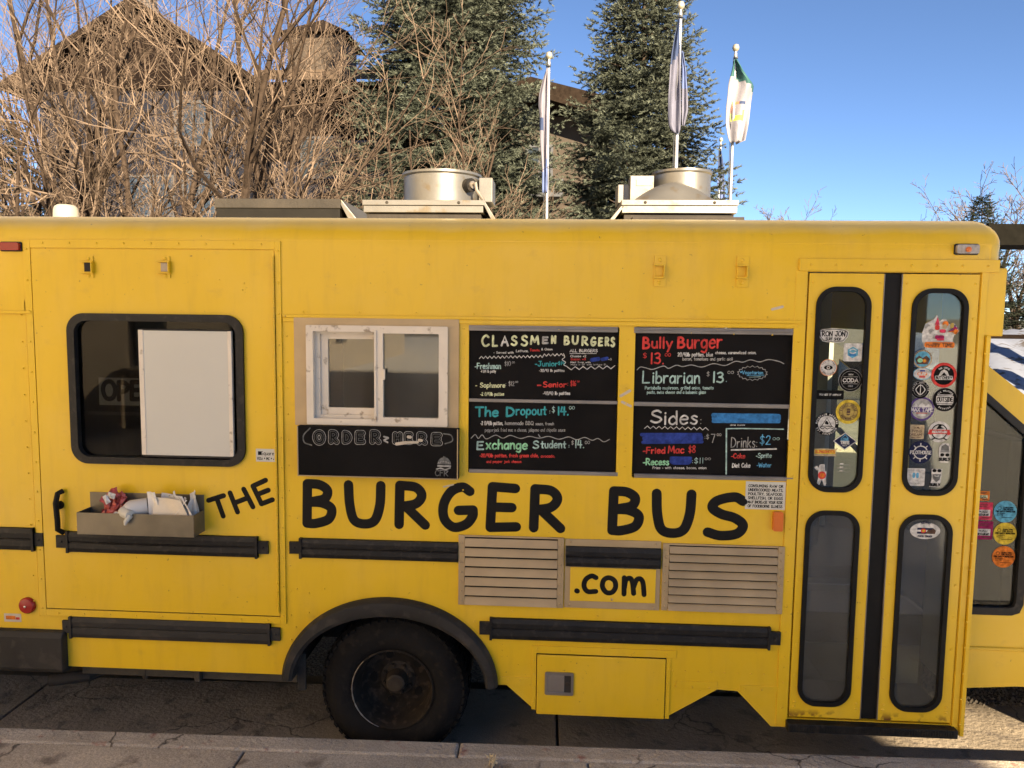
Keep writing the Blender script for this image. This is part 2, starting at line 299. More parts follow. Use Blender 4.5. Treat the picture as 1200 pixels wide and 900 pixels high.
def spline(p, n=7):
    if len(p) < 3: return p
    cl = p[0] == p[-1]; q = ([p[-2]]+p+[p[1]]) if cl else [(2*p[0][0]-p[1][0], 2*p[0][1]-p[1][1])]+p+[(2*p[-1][0]-p[-2][0], 2*p[-1][1]-p[-2][1])]
    o = []
    for i in range(1, len(q)-2):
        a, b, c, d = q[i-1:i+3]
        for k in range(n):
            t = k/n
            o.append(tuple(.5*(2*b[j]+(c[j]-a[j])*t+(2*a[j]-5*b[j]+4*c[j]-d[j])*t*t+(3*b[j]-a[j]-3*c[j]+d[j])*t**3) for j in (0, 1)))
    o.append(p[-1]); return o
def ribbon(mb, pts, r, y, m, h=.0008, caps=True):
    q = [pts[0]]
    for p in pts[1:]:
        if math.hypot(p[0]-q[-1][0], p[1]-q[-1][1]) > 1e-6: q.append(p)
    if len(q) < 2: q.append((q[0][0]+1e-4, q[0][1]))
    rings = []
    def nrm(i):
        a = q[max(i-1, 0)]; b = q[min(i+1, len(q)-1)]; dx, dz = b[0]-a[0], b[1]-a[1]; L = math.hypot(dx, dz) or 1
        return dx/L, dz/L
    t0 = nrm(0); t1 = nrm(len(q)-1)
    if caps:
        for th in (80, 52, 26): rings.append(((q[0][0]-t0[0]*r*math.sin(R(th)), q[0][1]-t0[1]*r*math.sin(R(th))), t0, math.cos(R(th))))
    for i, p in enumerate(q): rings.append((p, nrm(i), 1.))
    if caps:
        for th in (26, 52, 80): rings.append(((q[-1][0]+t1[0]*r*math.sin(R(th)), q[-1][1]+t1[1]*r*math.sin(R(th))), t1, math.cos(R(th))))
    vs = []; fs = []; off = (-1, -.6, 0, .6, 1); hh = (0, .75, 1, .75, 0)
    for c, t, s in rings:
        for o, k in zip(off, hh): vs.append((c[0]-t[1]*r*o*s, y-h*k*(.35+.65*s), c[1]+t[0]*r*o*s))
    for i in range(len(rings)-1):
        for k in range(4): a = i*5+k; fs.append((a, a+1, a+6, a+5))
    fs.append((0, 1, 2, 3, 4)); n = len(rings)*5; fs.append((n-1, n-2, n-3, n-4, n-5))
    mb.add(vs, fs, m)
rng = random.Random(5)
def text(mb, s, x, z, h, r, y, m, width=None, gap=.2, jit=.02, slope=0., hh=.0008, double=0):
    W = sum((GL[c][0] if c in GL else .35)+gap for c in s)-gap
    k = (width/(W*h)) if width else 1.
    cx = 0
    for c in s:
        if c == ' ' or c not in GL: cx += .35+gap; continue
        w_, st = GL[c]; dz = rng.uniform(-jit, jit); sc = 1+rng.uniform(-jit, jit)
        for kind, p in st:
            q = spline(p) if kind == 's' else p
            pts = [(x+(cx+a)*h*k, z+(b*sc+dz)*h+slope*(cx+a)*h*k) for a, b in q]
            ribbon(mb, pts, r, y, m, hh)
            if double:
                for e in (-double, double): ribbon(mb, [(a+e, b+e*.4) for a, b in pts], r, y-.00012, m, hh)
        cx += w_+gap
def tpx(mb, s, x0, ytop, x1, ybot, r, y, m, **k):
    """fit text into a photo box given cap top / baseline pixels"""
    a0, zb = P(x0, ybot, y); a1, _ = P(x1, ybot, y); _, zt = P(x0, ytop, y)
    z1 = P(x1, ybot, y)[1]
    r = min(r, .105*(zt-zb)) if len(s) > 1 else r
    text(mb, s, a0, zb, zt-zb, r, y, m, width=a1-a0, slope=(z1-zb)/(a1-a0) if k.pop('follow', True) else 0, **k)
def lpx(mb, pts, r, y, m, smooth=False, h=.0008):
    q = [P(a, b, y) for a, b in pts]
    ribbon(mb, spline(q) if smooth else q, r, y, m, h)
def zig(mb, pts, r, y, m, h=.0008):
    for a, b in zip(pts[:-1], pts[1:]): ribbon(mb, [P(*a, y), P(*b, y)], r, y, m, h)

def cracks(m, scale, col, width=.012):
    """hairline cracks with a course of their own in a concrete surface"""
    n = m.node_tree.nodes; l = m.node_tree.links; b = n['Principled BSDF']; cur = b.inputs['Base Color'].links[0].from_socket
    ge = n.new('ShaderNodeNewGeometry'); no = n.new('ShaderNodeTexNoise'); no.inputs['Scale'].default_value = 3; no.inputs['Detail'].default_value = 6; l.new(ge.outputs['Position'], no.inputs[0])
    va = n.new('ShaderNodeVectorMath'); va.operation = 'MULTIPLY_ADD'; va.inputs[1].default_value = (.35, .35, .35); l.new(no.outputs['Color'], va.inputs[0]); l.new(ge.outputs['Position'], va.inputs[2])
    vo = n.new('ShaderNodeTexVoronoi'); vo.feature = 'DISTANCE_TO_EDGE'; vo.inputs['Scale'].default_value = scale; l.new(va.outputs[0], vo.inputs['Vector'])
    mr = n.new('ShaderNodeMapRange'); mr.inputs[1].default_value = width; mr.inputs[2].default_value = 0; l.new(vo.outputs['Distance'], mr.inputs[0])
    n2 = n.new('ShaderNodeTexNoise'); n2.inputs['Scale'].default_value = 1.3; l.new(ge.outputs['Position'], n2.inputs[0])
    m2 = n.new('ShaderNodeMapRange'); m2.inputs[1].default_value = .48; m2.inputs[2].default_value = .56; l.new(n2.outputs['Fac'], m2.inputs[0])
    mu = n.new('ShaderNodeMath'); mu.operation = 'MULTIPLY'; l.new(mr.outputs[0], mu.inputs[0]); l.new(m2.outputs[0], mu.inputs[1])
    mx = n.new('ShaderNodeMix'); mx.data_type = 'RGBA'; l.new(mu.outputs[0], mx.inputs[0]); l.new(cur, mx.inputs[6]); mx.inputs[7].default_value = (*col, 1)
    # fine light and dark aggregate grains
    n3 = n.new('ShaderNodeTexNoise'); n3.inputs['Scale'].default_value = 160; n3.inputs['Detail'].default_value = 3; l.new(ge.outputs['Position'], n3.inputs[0])
    m3 = n.new('ShaderNodeMapRange'); m3.inputs[1].default_value = .3; m3.inputs[2].default_value = .7; m3.inputs[3].default_value = .7; m3.inputs[4].default_value = 1.3; l.new(n3.outputs['Fac'], m3.inputs[0])
    vm = n.new('ShaderNodeVectorMath'); vm.operation = 'SCALE'; l.new(mx.outputs[2], vm.inputs[0]); l.new(m3.outputs[0], vm.inputs['Scale']); l.new(vm.outputs[0], b.inputs['Base Color'])
    return m
# ------------------------------------------------------------------ ground, street, kerb
KX0, KY0, KX1, KY1 = -2.70, -.125, 2.24, -.025
KA = math.atan2(KY1-KY0, KX1-KX0)
def kpt(t, d, z):      # along-kerb t (0 at x=0), d away from the street
    y0 = KY0+(0-KX0)*math.tan(KA)
    return (t*math.cos(KA)+d*math.sin(KA), y0+t*math.sin(KA)-d*math.cos(KA), z)
def kbox(mb, t0, t1, d0, d1, z0, z1, m=None):
    b = [kpt(t0,d0,z0),kpt(t1,d0,z0),kpt(t1,d1,z0),kpt(t0,d1,z0),kpt(t0,d0,z1),kpt(t1,d0,z1),kpt(t1,d1,z1),kpt(t0,d1,z1)]
    mb.add(b, [(0,1,2,3),(7,6,5,4),(4,5,1,0),(5,6,2,1),(6,7,3,2),(7,4,0,3)], m)
conc = cracks(mat('sidewalk_concrete', (.41, .365, .30), .85, var=.18, scale=2.2, bump=.3, bscale=55, col2=(.21, .18, .145), thr=.62), .9, (.05, .042, .034), .008)
kerbm = cracks(mat('kerb_concrete', (.42, .37, .30), .85, var=.22, scale=4, bump=.5, bscale=40, col2=(.27, .11, .085), thr=.655), 1.3, (.05, .042, .034), .010)
gutm = cracks(mat('gutter_concrete', (.27, .225, .17), .85, var=.22, scale=3, bump=.5, bscale=38, col2=(.15, .125, .10), thr=.6), 1.1, (.06, .05, .04), .008)
asph = mat('asphalt', (.055, .05, .045), .9, var=.4, scale=30, bump=1.0, bscale=45, col2=(.17, .15, .12), thr=.5)
soil = mat('ground_soil', (.12, .10, .07), .95, var=.3, scale=.6, bump=.4, bscale=8)
g = MB(); g.add([(-1500,-1500,-.03),(1500,-1500,-.03),(1500,1500,-.03),(-1500,1500,-.03)], [(0,1,2,3)])
tag(g.build('ground', soil), None, kind='structure')
# asphalt street with a coarse real surface near the visible strip at the front of the bus
n = 0
st = MB(); st.add([(-60,.93,-.004),(60,.93,-.004),(60,9.5,-.004),(-60,9.5,-.004)], [(0,1,2,3)])
tag(st.build('street', asph), None, kind='structure')
# gravelly broken asphalt at the gutter edge
rg = random.Random(3); gv = MB()
for i in range(5200):
    x = rg.uniform(1.2, 4.2); y = rg.uniform(.88, 1.75); s = rg.uniform(.006, .019)
    q = [(x+s*rg.uniform(.6,1.1)*math.cos(a+rg.random()), y+s*rg.uniform(.6,1.1)*math.sin(a+rg.random()), -.006+s*rg.uniform(-.1,.25)) for a in (0,1.57,3.14,4.71)]
    gv.add(q+[(x+rg.uniform(-.3,.3)*s, y+rg.uniform(-.3,.3)*s, s*rg.uniform(.5,.95))], [(0,1,4),(1,2,4),(2,3,4),(3,0,4)])
tag(gv.build('gravel', mat('asphalt_stones', (.15,.13,.105), .9, var=.6, scale=60)), 'loose stony broken asphalt along the gutter edge', kind='stuff')
gr_ = MB(); rg = random.Random(12)
for i in range(900):
    onk = rg.random() < .45; t_ = rg.uniform(-3.4, 3.2)
    x, y, z = kpt(t_, rg.uniform(.0, .75) if onk else -rg.uniform(.05, .9)**1.0, .1975 if onk else .0005)
    if onk and abs(y) < .2 and rg.random() < .5: continue
    q = rg.uniform(.0015, .0055)
    gr_.add([(x+q*math.cos(a)*rg.uniform(.6,1.2), y+q*math.sin(a)*rg.uniform(.6,1.2), z) for a in (0, 1.57, 3.14, 4.71)]+[(x, y, z+q*.8)], [(0,1,4),(1,2,4),(2,3,4),(3,0,4)])
tag(gr_.build('grit', mat('grit_stones', (.26, .22, .17), .9, var=.7, scale=90)), 'grit and small stones scattered on kerb and gutter', kind='stuff')
gu = MB(); jx = [-40, -14, -9.2, -6.1, G(25, 826, 0)[0], .05, 3.15, 6.2, 12, 40]
for a, b in zip(jx[:-1], jx[1:]): kbox(gu, a+.007, b-.007, -.925, -.002, -.05, .0)
tag(gu.build('gutter', gutm, bevel=.006), None, kind='structure')
kb = MB(); jk = [-40, -12, -7, -4.2, G(540, 865, .2)[0], 2.9, 6, 12, 40]
for a, b in zip(jk[:-1], jk[1:]): kbox(kb, a+.002, b-.002, 0, .125, -.1, .2)
tag(kb.build('kerb', kerbm, bevel=.014), None, kind='structure')
sw = MB(); js = [-40, -10, -6.5, -4.0, G(280, 888, .2)[0]+.0, G(688, 886, .2)[0], 1.55, 3.1, 4.7, 8, 40]
for r0, r1 in ((.131, 1.55), (1.56, 3.0), (3.01, 4.4)):
    for a, b in zip(js[:-1], js[1:]): kbox(sw, a+.005, b-.005, r0, r1, -.1, .197)
tag(sw.build('sidewalk', conc, bevel=.006), None, kind='structure')
pz = MB(); pz.add([(-60,-60,.202),(60,-60,.202),(60,-1.75,.202),(-60,-1.75,.202)], [(0,1,2,3)])
tag(pz.build('bounce_snow', mat('bounce_snow', (.84, .83, .81), .8, var=.05, scale=1.5, bump=.3, bscale=6)), None, kind='structure')  # snow added out of view to bounce sunlight onto the bus
fs = MB(); kbox(fs, -40, 40, -9.7, -9.5, -.1, .15)
tag(fs.build('far_kerb', kerbm), None, kind='structure')
ps = MB(); ps.add([(-60,9.75,.14),(60,9.75,.14),(60,12.5,.14),(-60,12.5,.14)], [(0,1,2,3)])
tag(ps.build('far_pavement', conc), None, kind='structure')

# ------------------------------------------------------------------ the bus
bus = thing('food_bus', (-.3, 1.1, 0), 'yellow food bus with chalk menus and roof fans parked along the kerb', 'food bus')
XL = -4.6; XF = 2.013; W2 = 2.2                      # rear end, front of the roof, far side
ZT = 2.730
XP = P(1141, 600)[0]                                 # front edge of the entry post
def zpx(x, y, Y=0): return P(x, y, Y)[1]
def xpx(x, y, Y=0): return P(x, y, Y)[0]
Y_ = M['yellow']
# --- near side wall with its openings
doorW = RP(84.3, 368, 288, 544)
ordO = RP(347, 374, 537, 499)
m1 = RP(549, 382, 724, 556); m2 = RP(742.5, 384, 929, 562)
ent = (1.138, .345, 1.898, 2.470)
whc = (P(458, 808)[0], .372); 
zs = .463
arch = [(whc[0]+.515*math.cos(R(a)), whc[1]+.47*math.sin(R(a))) for a in range(9, 172, 6)]
bot = [(XL, zs)] + [(-1.31, zs)] + list(reversed(arch)) + [(-.255, .455)]
bot += [(-.215, .455), (-.078, .335), (.566, .328), (.80, .474), (.897, .470), (1.062, .30), (XP, .30)]
out = bot + [(XP, 2.60), (XL, 2.60)]
wl = MB()
holes = [rr(doorW[0]+.02, doorW[1]+.02, doorW[2]-.02, doorW[3]-.02, .06), rr(*ordO, .006, 1), rr(*m1, .006, 1), rr(*m2, .006, 1), [(ent[0],ent[1]),(ent[2],ent[1]),(ent[2],ent[3]),(ent[0],ent[3])]]
plate(wl, out, holes, 0, .03)
for i in range(60):                                     # rivet rows
    for zz in (2.36,):
        pass
for px_, py_ in [(455,383),(495,384),(612,385),(655,386),(810,390),(860,391),(905,392),(348,690),(362,695),(380,690),(347,735),(362,718),(556,728),(561,706),(600,716),(700,722),(748,723),(860,728)]:
    wl.rivet(*[P(px_,py_)[0], 0, P(px_,py_)[1]], .006)
for i in range(20): wl.rivet(-.16+i*.062, 0, .56, .0045)
for i in range(14): wl.rivet(-1.285, 0, .52+i*.125, .0055); wl.rivet(-.24, 0, .60+i*.03, .004) if i < 6 else None
for i in range(12): wl.rivet(.33, 0, 1.40+i*.075, .0045); wl.rivet(-.435, 0, 1.42+i*.07, .0045)
for zz in np.arange(.5, 2.2, .14): wl.rivet(xpx(938, 600), -.0, float(zz), .005)
wall = wl.build('body_wall', Y_, bus, bevel=.0015)
# thin vertical and horizontal seams: raised overlapped sheet strips
def strip(mb, x0, z0, x1, z1, t=.004, y=0): mb.box(x0, y-t, z0, x1, y+.002, z1)
# --- roof with rounded eaves and front
rf = MB(); r = .155
def prof(ins, zb):
    p = [(-.004+ins, zb)]
    for k in range(11): q = R(180-9*k); p.append((r-.004+r*math.cos(q)+ins*(1-k/10), ZT-.012-r+r*math.sin(q)-ins*(k/10)))
    p += [(.7, ZT+.014-ins), (W2/2, ZT+.03-ins), (W2-.7, ZT+.014-ins)]
    for k in range(11): q = R(90-9*k); p.append((W2-r+.004+r*math.cos(q)-ins*(k/10), ZT-.012-r+r*math.sin(q)-ins*(1-k/10)))
    p.append((W2+.004-ins, zb)); return p
zb1, zb2 = zpx(640, 373), zpx(1050, 313)
secs = [(XL, 0, zb1), (ent[0]-.012, 0, zb1), (ent[0]-.0118, 0, zb2), (XF-.11, 0, zb2)]
for k in range(1, 8): t = R(90*k/7); secs.append((XF-.11+.11*math.sin(t), .11*(1-math.cos(t)), zb2))
vs = []; fsx = []
for x, ins, zb in secs:
    for a, b in prof(ins, zb): vs.append((x, a, b))
n = len(prof(0, 1))
for i in range(len(secs)-1):
    for k in range(n-1): a = i*n+k; fsx.append((a, a+1, a+n+1, a+n))
fsx.append(tuple(range(n))); L = (len(secs)-1)*n; fsx.append(tuple(range(L+n-1, L-1, -1)))
rf.add(vs, fsx)
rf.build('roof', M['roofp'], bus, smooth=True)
# front overhang of the roof above the cab (right end) and its drop edge
fo = MB(); zd = zpx(1170, 394)
fo.box(ent[2]+.012, -.003, zd, XF, .06, zb2-.0005); fo.box(ent[2]+.012, .06, zd, XF, W2, zb2-.0005)
fo.build('front_fascia', Y_, bus, bevel=.006)
# ledge below the roof panel, seam on the roof panel
le = MB(); 
zz = zpx(630, 374)
le.box(-1.30, -.014, zz-.006, ent[0]-.02, -.002, zz+.008); le2 = MB(); le2.box(XL, -.014, zpx(15, 366)-.006, -2.54, -.002, zpx(15, 366)+.008); le2.build('drip_ledge', Y_, bus, bevel=.002)
for i in range(9): le.rivet(-1.2+i*.27, -.012, zz+.022, .005)
le.box(-1.3, -.009, zz-.026, 1.10, -.002, zz-.0065)
le.build('drip_ledge', Y_, bus, bevel=.002)
# --- trim frame round the service door
tr = MB(); D0 = RP(47, 293, 325, 716)
fx0, fx1, fz1 = D0[0]-.038, D0[2]+.032, D0[3]+.045
strip(tr, fx0, D0[1]-.04, D0[0]-.004, fz1, .010); strip(tr, D0[2]+.004, D0[1]-.04, fx1, fz1, .010); strip(tr, D0[0]-.004, D0[3]+.006, D0[2]+.004, fz1, .010); strip(tr, D0[0]-.004, D0[1]-.04, D0[2]+.004, D0[1]-.006, .010)
for i in range(9):
    x = D0[0]+.06+i*(D0[2]-D0[0]-.12)/8; tr.rivet(x, -.010, D0[3]+.03, .006); tr.rivet(x, -.010, D0[1]-.024, .006)
for i in range(13):
    z = D0[1]+i*(D0[3]-D0[1])/12; tr.rivet(D0[0]-.022, -.010, z, .006); tr.rivet(D0[2]+.02, -.010, z, .006)
tr.build('door_frame', Y_, bus, bevel=.003)
# --- service door
sd_ = MB()
plate(sd_, [(D0[0],D0[1]),(D0[2],D0[1]),(D0[2],D0[3]),(D0[0],D0[3])], [rr(doorW[0]+.02, doorW[1]+.02, doorW[2]-.02, doorW[3]-.02, .06)], -.009, -.001)
for a, b in ((130,372),(285,340),(287,332),(258,328),(290,420)): sd_.rivet(*[P(a,b)[0], -.009, P(a,b)[1]], .004)
sdoor = sd_.build('service_door', Y_, bus, bevel=.003)
sg = MB(); rx = D0  # dark gap
gp = MB(); plate(gp, [(D0[0]-.006,D0[1]-.008),(D0[2]+.006,D0[1]-.008),(D0[2]+.006,D0[3]+.008),(D0[0]-.006,D0[3]+.008)], [rr(doorW[0]+.02, doorW[1]+.02, doorW[2]-.02, doorW[3]-.02, .06)], -.0015, -.0002); gp.build('door_seal', M['black'], sdoor)
wf = MB(); plate(wf, rr(*doorW, .085, 8), [rr(doorW[0]+.036, doorW[1]+.034, doorW[2]-.036, doorW[3]-.036, .06, 8)], -.026, .01)
wf.build('window_gasket', M['rubber'], sdoor, bevel=.008)
wg = MB(); wg.box(doorW[0]+.02, .004, doorW[1]+.02, doorW[2]-.02, .007, doorW[3]-.02); wg.build('window_pane', M['dglass'], sdoor)
for bx, by in ((106, 313), (195.5, 313)):
    b = MB(); x, z = P(bx, by)
    b.box(x-.012, -.014, z-.052, x+.022, -.0085, z+.052)
    b.box(x-.040, -.032, z-.030, x+.026, -.012, z-.025); b.box(x-.040, -.032, z+.022, x+.026, -.012, z+.027); b.box(x+.019, -.032, z-.025, x+.024, -.012, z+.022)
    b.rivet(x, -.014, z+.039, .009); b.rivet(x, -.014, z-.041, .009)
    b.box(x-.022, -.0155, z-.022, x+.018, -.0141, z+.02, M['frame'] if bx < 150 else M['alu'])
    b.m = [0 if k == 0 else k for k in b.m]; b.mats = [Y_]+[q for q in b.mats]; 
    b.m = [0]*(len(b.m)-6)+[1]*6
    b.build('hanger_bracket', None, sdoor, bevel=.001)
hd = MB(); pts = [P(72,576,-.03), P(66,579,-.05), P(64,590,-.055), P(66,610,-.055), P(67,621,-.045), P(73,625,-.03)]
hd.tube([(a, -.012-.035*k, b) for (a, b), k in zip(pts, (.2,.8,1,1,.8,.2))], .013, 10); xh, zh = P(72, 591); hd.lathe([(.021,0),(.021,-.02),(.015,-.03),(0,-.03)], (xh,-.009,zh), 'y', 16)
hd.build('door_handle', M['black'], sdoor, smooth=True)
hg = MB()
for i in range(46):
    z = D0[1]+.02+i*(D0[3]-D0[1]-.04)/46; hg.tube([(D0[2]-.003,-.016,z),(D0[2]-.003,-.016,z+.033)], .006, 6)
hg.build('hinge', Y_, sdoor, smooth=True)
# small printed sticker by the door
def txtsticker(mb, x0, y0, x1, y1, Y, col, lines, inkc, r=.0012, th=.0008):
    a = RP(x0, y0, x1, y1, Y); mb.box(a[0], Y-th, a[1], a[2], Y-.0002, a[3], col)
    n = len(lines); H = (a[3]-a[1])
    for i, (s, frac, hgt) in enumerate(lines):
        z = a[3]-H*frac; W = (a[2]-a[0])
        text(mb, s, a[0]+W*.07, z, H*hgt, r, Y-th-.0001, inkc, width=W*.86, hh=.0003)
q = MB(); txtsticker(q, 300, 526, 322.5, 541, -.0092, M['wboard'], [('  Square', .48, .28), ('VISA * MC * =', .86, .2)], INK['black']); 
a = P(304.5, 531, -.01); q.box(a[0]-.009, -.0106, a[1]-.009, a[0]+.009, -.0101, a[1]+.009, INK['black']); q.build('card_sticker', None, sdoor)
# --- THE lettering on the door
th = MB(); zt = lambda pts: [(a/2.5, 540+b/2.5) for a, b in pts]
for s in ([(611,116),(655,102)], [(635,110),(654,162)], [(674,94),(696,150)], [(714,83),(741,135)], [(686,124),(727,108)], [(741,74),(766,126)], [(741,74),(778,57)], [(753,99),(786,86)], [(766,126),(798,114)]):
    ribbon(th, [P(*p, -.009) for p in zt(s)], .0125, -.0092, None, .001)
th.build('lettering', M['black'], sdoor)
# --- big lettering
bl = MB(); gl = []
for ch, x0, y0, x1, y1 in (('B',354,561.5,394,619),('U',403,563,452,619.5),('R',462,563.5,504,620.5),('G',512,565,560,623.5),('E',569,565,611,624),('R',620,567.5,663,624.5),('B',712,570,754.5,627.5),('U',763,573,815.5,630.5),('S',824,576.5,877,633.5)):
    rad = .0235; a = RP(x0, y0, x1, y1); w_, st_ = GL[ch]
    if ch == 'S': st_ = [('s', [(.54,.9),(.4,1),(.14,.9),(.06,.72),(.2,.56),(.42,.46),(.55,.28),(.46,.06),(.2,0),(.0,.08)])]
    if ch == 'U': st_ = [('s', [(0,1),(.02,.5),(.1,.1),(.3,0),(.5,.1),(.6,.5),(.62,1)])]
    if ch == 'B': st_ = [('l', [(0,0),(.02,1)]), ('s', [(.02,1),(.3,.98),(.48,.84),(.42,.64),(.16,.56),(.06,.54)]), ('s', [(.06,.54),(.36,.52),(.57,.38),(.5,.12),(.2,.0),(0,.0)])]
    if ch == 'E': st_ = [('l', [(.04,1),(0,0)]), ('l', [(.04,1),(.52,.97)]), ('l', [(.02,.5),(.45,.5)]), ('l', [(0,0),(.55,.03)])]
    xs = [p[0] for k, s in st_ for p in s]; ws = max(xs)
    for k, s in st_:
        pts = spline(s, 9) if k == 's' else s
        ribbon(bl, [(a[0]+rad+(p[0]/ws)*(a[2]-a[0]-2*rad), a[1]+rad+p[1]*(a[3]-a[1]-2*rad)) for p in pts], rad, -.0003, None, .0012)
tag(bl.build('lettering', M['black'], bus), 'large black painted letters on the yellow side')
# --- rubber rub rails
def rail(main, tl=None, tr_=None, y=0):
    b = MB(); x0, z0, x1, z1 = main; h = z1-z0
    pr = [(0,0),(-.015,.02),(-.021,.22),(-.019,.44),(-.013,.5),(-.019,.56),(-.021,.78),(-.015,.98),(0,1)]
    vs = [(x0, y+a, z0+b_*h) for a, b_ in pr]+[(x1, y+a, z0+b_*h) for a, b_ in pr]; n = len(pr)
    b.add(vs, [(i, i+1, i+1+n, i+n) for i in range(n-1)]+[tuple(range(n)), tuple(range(2*n-1, n-1, -1))])
    for t, xe in ((tl, x0), (tr_, x1)):
        if t is not None:
            b.box(min(t, xe), y-.014, z0+h*.2, max(t, xe), y-.001, z0+h*.8)
            b.rivet((t+xe)/2, y-.014, z0+h*.5, .007)
            b.box(xe-(.012 if xe == x1 else 0), y-.024, z0-.002, xe+(.012 if xe == x0 else 0), y-.001, z1+.002)
    for i in range(3): b.rivet(x0+(i+.5)*(x1-x0)/3, y-.0135, z0+h*.5, .006)
    return b
rail(RP(80, 625.4, 303, 649.5, -.01), xpx(69, 634), xpx(316, 640), -.009).build('rub_rail', M['rubber'], sdoor)
a = RP(-120, 616, 42, 642); rail((XL, a[1], a[2], a[3]), None, xpx(52, 632)).build('rub_rail', M['rubber'], bus)
rail(RP(84, 725.5, 318, 750), xpx(75, 733), xpx(329, 742)).build('rub_rail', M['flare'], bus)
rail(RP(352, 632.5, 537, 655.5), xpx(340, 642), None).build('rub_rail', M['rubber'], bus)
rail(RP(574, 728.5, 902, 753.5), xpx(562, 735), xpx(914, 746)).build('rub_rail', M['rubber'], bus)
# --- order window
of = MB(); o = ordO; ch_ = M['vent']
plate(of, rr(o[0]-.004, o[1]-.002, o[2]+.004, o[3]+.010, .004, 1), [rr(*RP(361, 381.7, 525, 498), .004, 1)], -.012, .0025, M['vent'])
of.box(o[0], .03, o[1]-.004, o[2], .06, o[1]+.002, M['vent'])
owin = of.build('order_window', None, bus, bevel=.003)
A = RP(361, 381.7, 525, 498); gl1 = RP(383, 397.5, 438, 478.5); gl2 = RP(450, 391, 515, 489)
fr = MB(); cm = M['cream']
xm = xpx(441, 440)
plate(fr, rr(A[0]-.001, A[1], A[2]+.001, A[3], .004, 1), [rr(A[0]+.032, A[1]+.03, xm-.004, A[3]-.03, .003, 1), rr(*gl2, .003, 1)], -.024, .004)
plate(fr, rr(A[0]+.020, A[1]+.022, xm+.012, A[3]-.022, .003, 1), [rr(A[0]+.056, A[1]+.045, xm-.004, A[3]-.042, .003, 1)], .008, .018)
plate(fr, rr(A[0]+.046, A[1]+.036, xm+.02, A[3]-.034, .003, 1), [rr(*gl1, .003, 1)], .021, .045)
fr.box(xm-.004, -.03, A[1]+.02, xm+.008, -.0245, A[3]-.02)
fr.box(gl2[0]+.002, -.034, gl2[1]+.18, gl2[0]+.012, -.0245, gl2[1]+.23)
fr.build('slider_frame', cm, owin, bevel=.003)
pn = MB(); pn.box(gl1[0]-.005, .031, gl1[1]-.005, gl1[2]+.005, .034, gl1[3]+.005); pn.build('pane', M['oglass'], owin)
pn = MB(); pn.box(gl2[0]-.005, -.006, gl2[1]-.005, gl2[2]+.005, -.003, gl2[3]+.005); pn.build('pane', M['oglass'], owin)
# fold-down order board
ob = MB(); B_ = RP(348.5, 501, 537, 560, -.05)
ob.box(B_[0], -.052, B_[1], B_[2], -.003, B_[3], M['board']); 
ob.tube([(B_[0]+.003,-.053,B_[1]),(B_[0]+.003,-.053,B_[3])], .0035, 5, M['vent']); ob.tube([(B_[2]-.003,-.053,B_[1]),(B_[2]-.003,-.053,B_[3])], .0035, 5, M['vent']); ob.tube([(B_[0],-.053,B_[1]+.003),(B_[2],-.053,B_[1]+.003)], .0035, 5, M['vent'])
oboard = ob.build('order_board', None, bus, bevel=.003)
ot = MB(); yb = -.0524
oz = lambda x, y: (340+x/6, 490+y/6)
for i, (c, x0, x1, y0, y1) in enumerate((('O',158,250,80,190),('R',270,345,80,185),('D',365,435,85,185),('E',455,530,85,185),('R',560,640,80,185),('H',720,790,95,185),('E',800,865,95,185),('R',890,965,95,190),('E',990,1070,100,195))):
    a0 = oz(x0, y0); a1 = oz(x1, y1); 
    for rad, m_, yy in ((.0145, INK['lgrey'], yb), (.0118, INK['black'], yb-.0005), (.0062, INK['grey'], yb-.0011), (.0042, INK['black'], yb-.0014)):
        tpx(ot, c, a0[0]+3.0, a0[1]+3.2, a1[0]-3.0, a1[1]-3.2, rad, yy, m_, jit=0, follow=False, hh=.0003)
lpx(ot, [oz(140,70), oz(95,120), oz(100,170), oz(150,190)], .003, yb, INK['grey'], True, .0003); lpx(ot, [oz(1080,110), oz(1130,120), oz(1140,160), oz(1090,180)], .003, yb, INK['grey'], True, .0003)
lpx(ot, [oz(660,130), oz(690,140), oz(660,155), oz(685,170)], .004, yb, INK['lgrey'], True, .0003)
lpx(ot, [oz(748,182), oz(815,172)], .0075, yb-.0018, M['tape'], False, .0006); lpx(ot, [oz(815,172), oz(896,170)], .006, yb-.0018, M['tape'], False, .0006)
for e in ((838,132),(915,155)): lpx(ot, [oz(e[0]-8,e[1]), oz(e[0]+8,e[1]+2)], .007, yb-.0018, M['tape'], False, .0004)
# little chalk burger
a = P(*oz(1083, 325), yb); 
poly(ot, [(a[0]+.032*math.cos(t), a[1]+.034*math.sin(t)) for t in np.linspace(0, math.pi, 12)], yb, INK['grey'], .0003)
poly(ot, [(a[0]-.032, a[1]-.004), (a[0]-.032, a[1]-.012), (a[0]+.032, a[1]-.012), (a[0]+.032, a[1]-.004)], yb, INK['lgrey'], .0003)
lpx(ot, [oz(1030,358), oz(1060,352), oz(1090,362), oz(1125,350)], .003, yb, INK['lgrey'], True, .0003); lpx(ot, [oz(1040,372), oz(1060,368), oz(1110,372)], .002, yb, INK['grey'], True, .0003)
text(ot, 'CFR', *P(*oz(1020,405), yb), .028, .002, yb, INK['grey'], hh=.0003)
for i in range(7): lpx(ot, [oz(1045+i*11, 310-8*math.sin(i/6*3.14)), oz(1047+i*11, 316-8*math.sin(i/6*3.14))], .0017, yb-.0004, INK['lgrey'], False, .0003)
lpx(ot, [oz(1075,285), oz(1080,270)], .002, yb, INK['grey'], False, .0003); lpx(ot, [oz(1090,285), oz(1088,272)], .002, yb, INK['grey'], False, .0003)
ot.build('lettering', None, oboard)
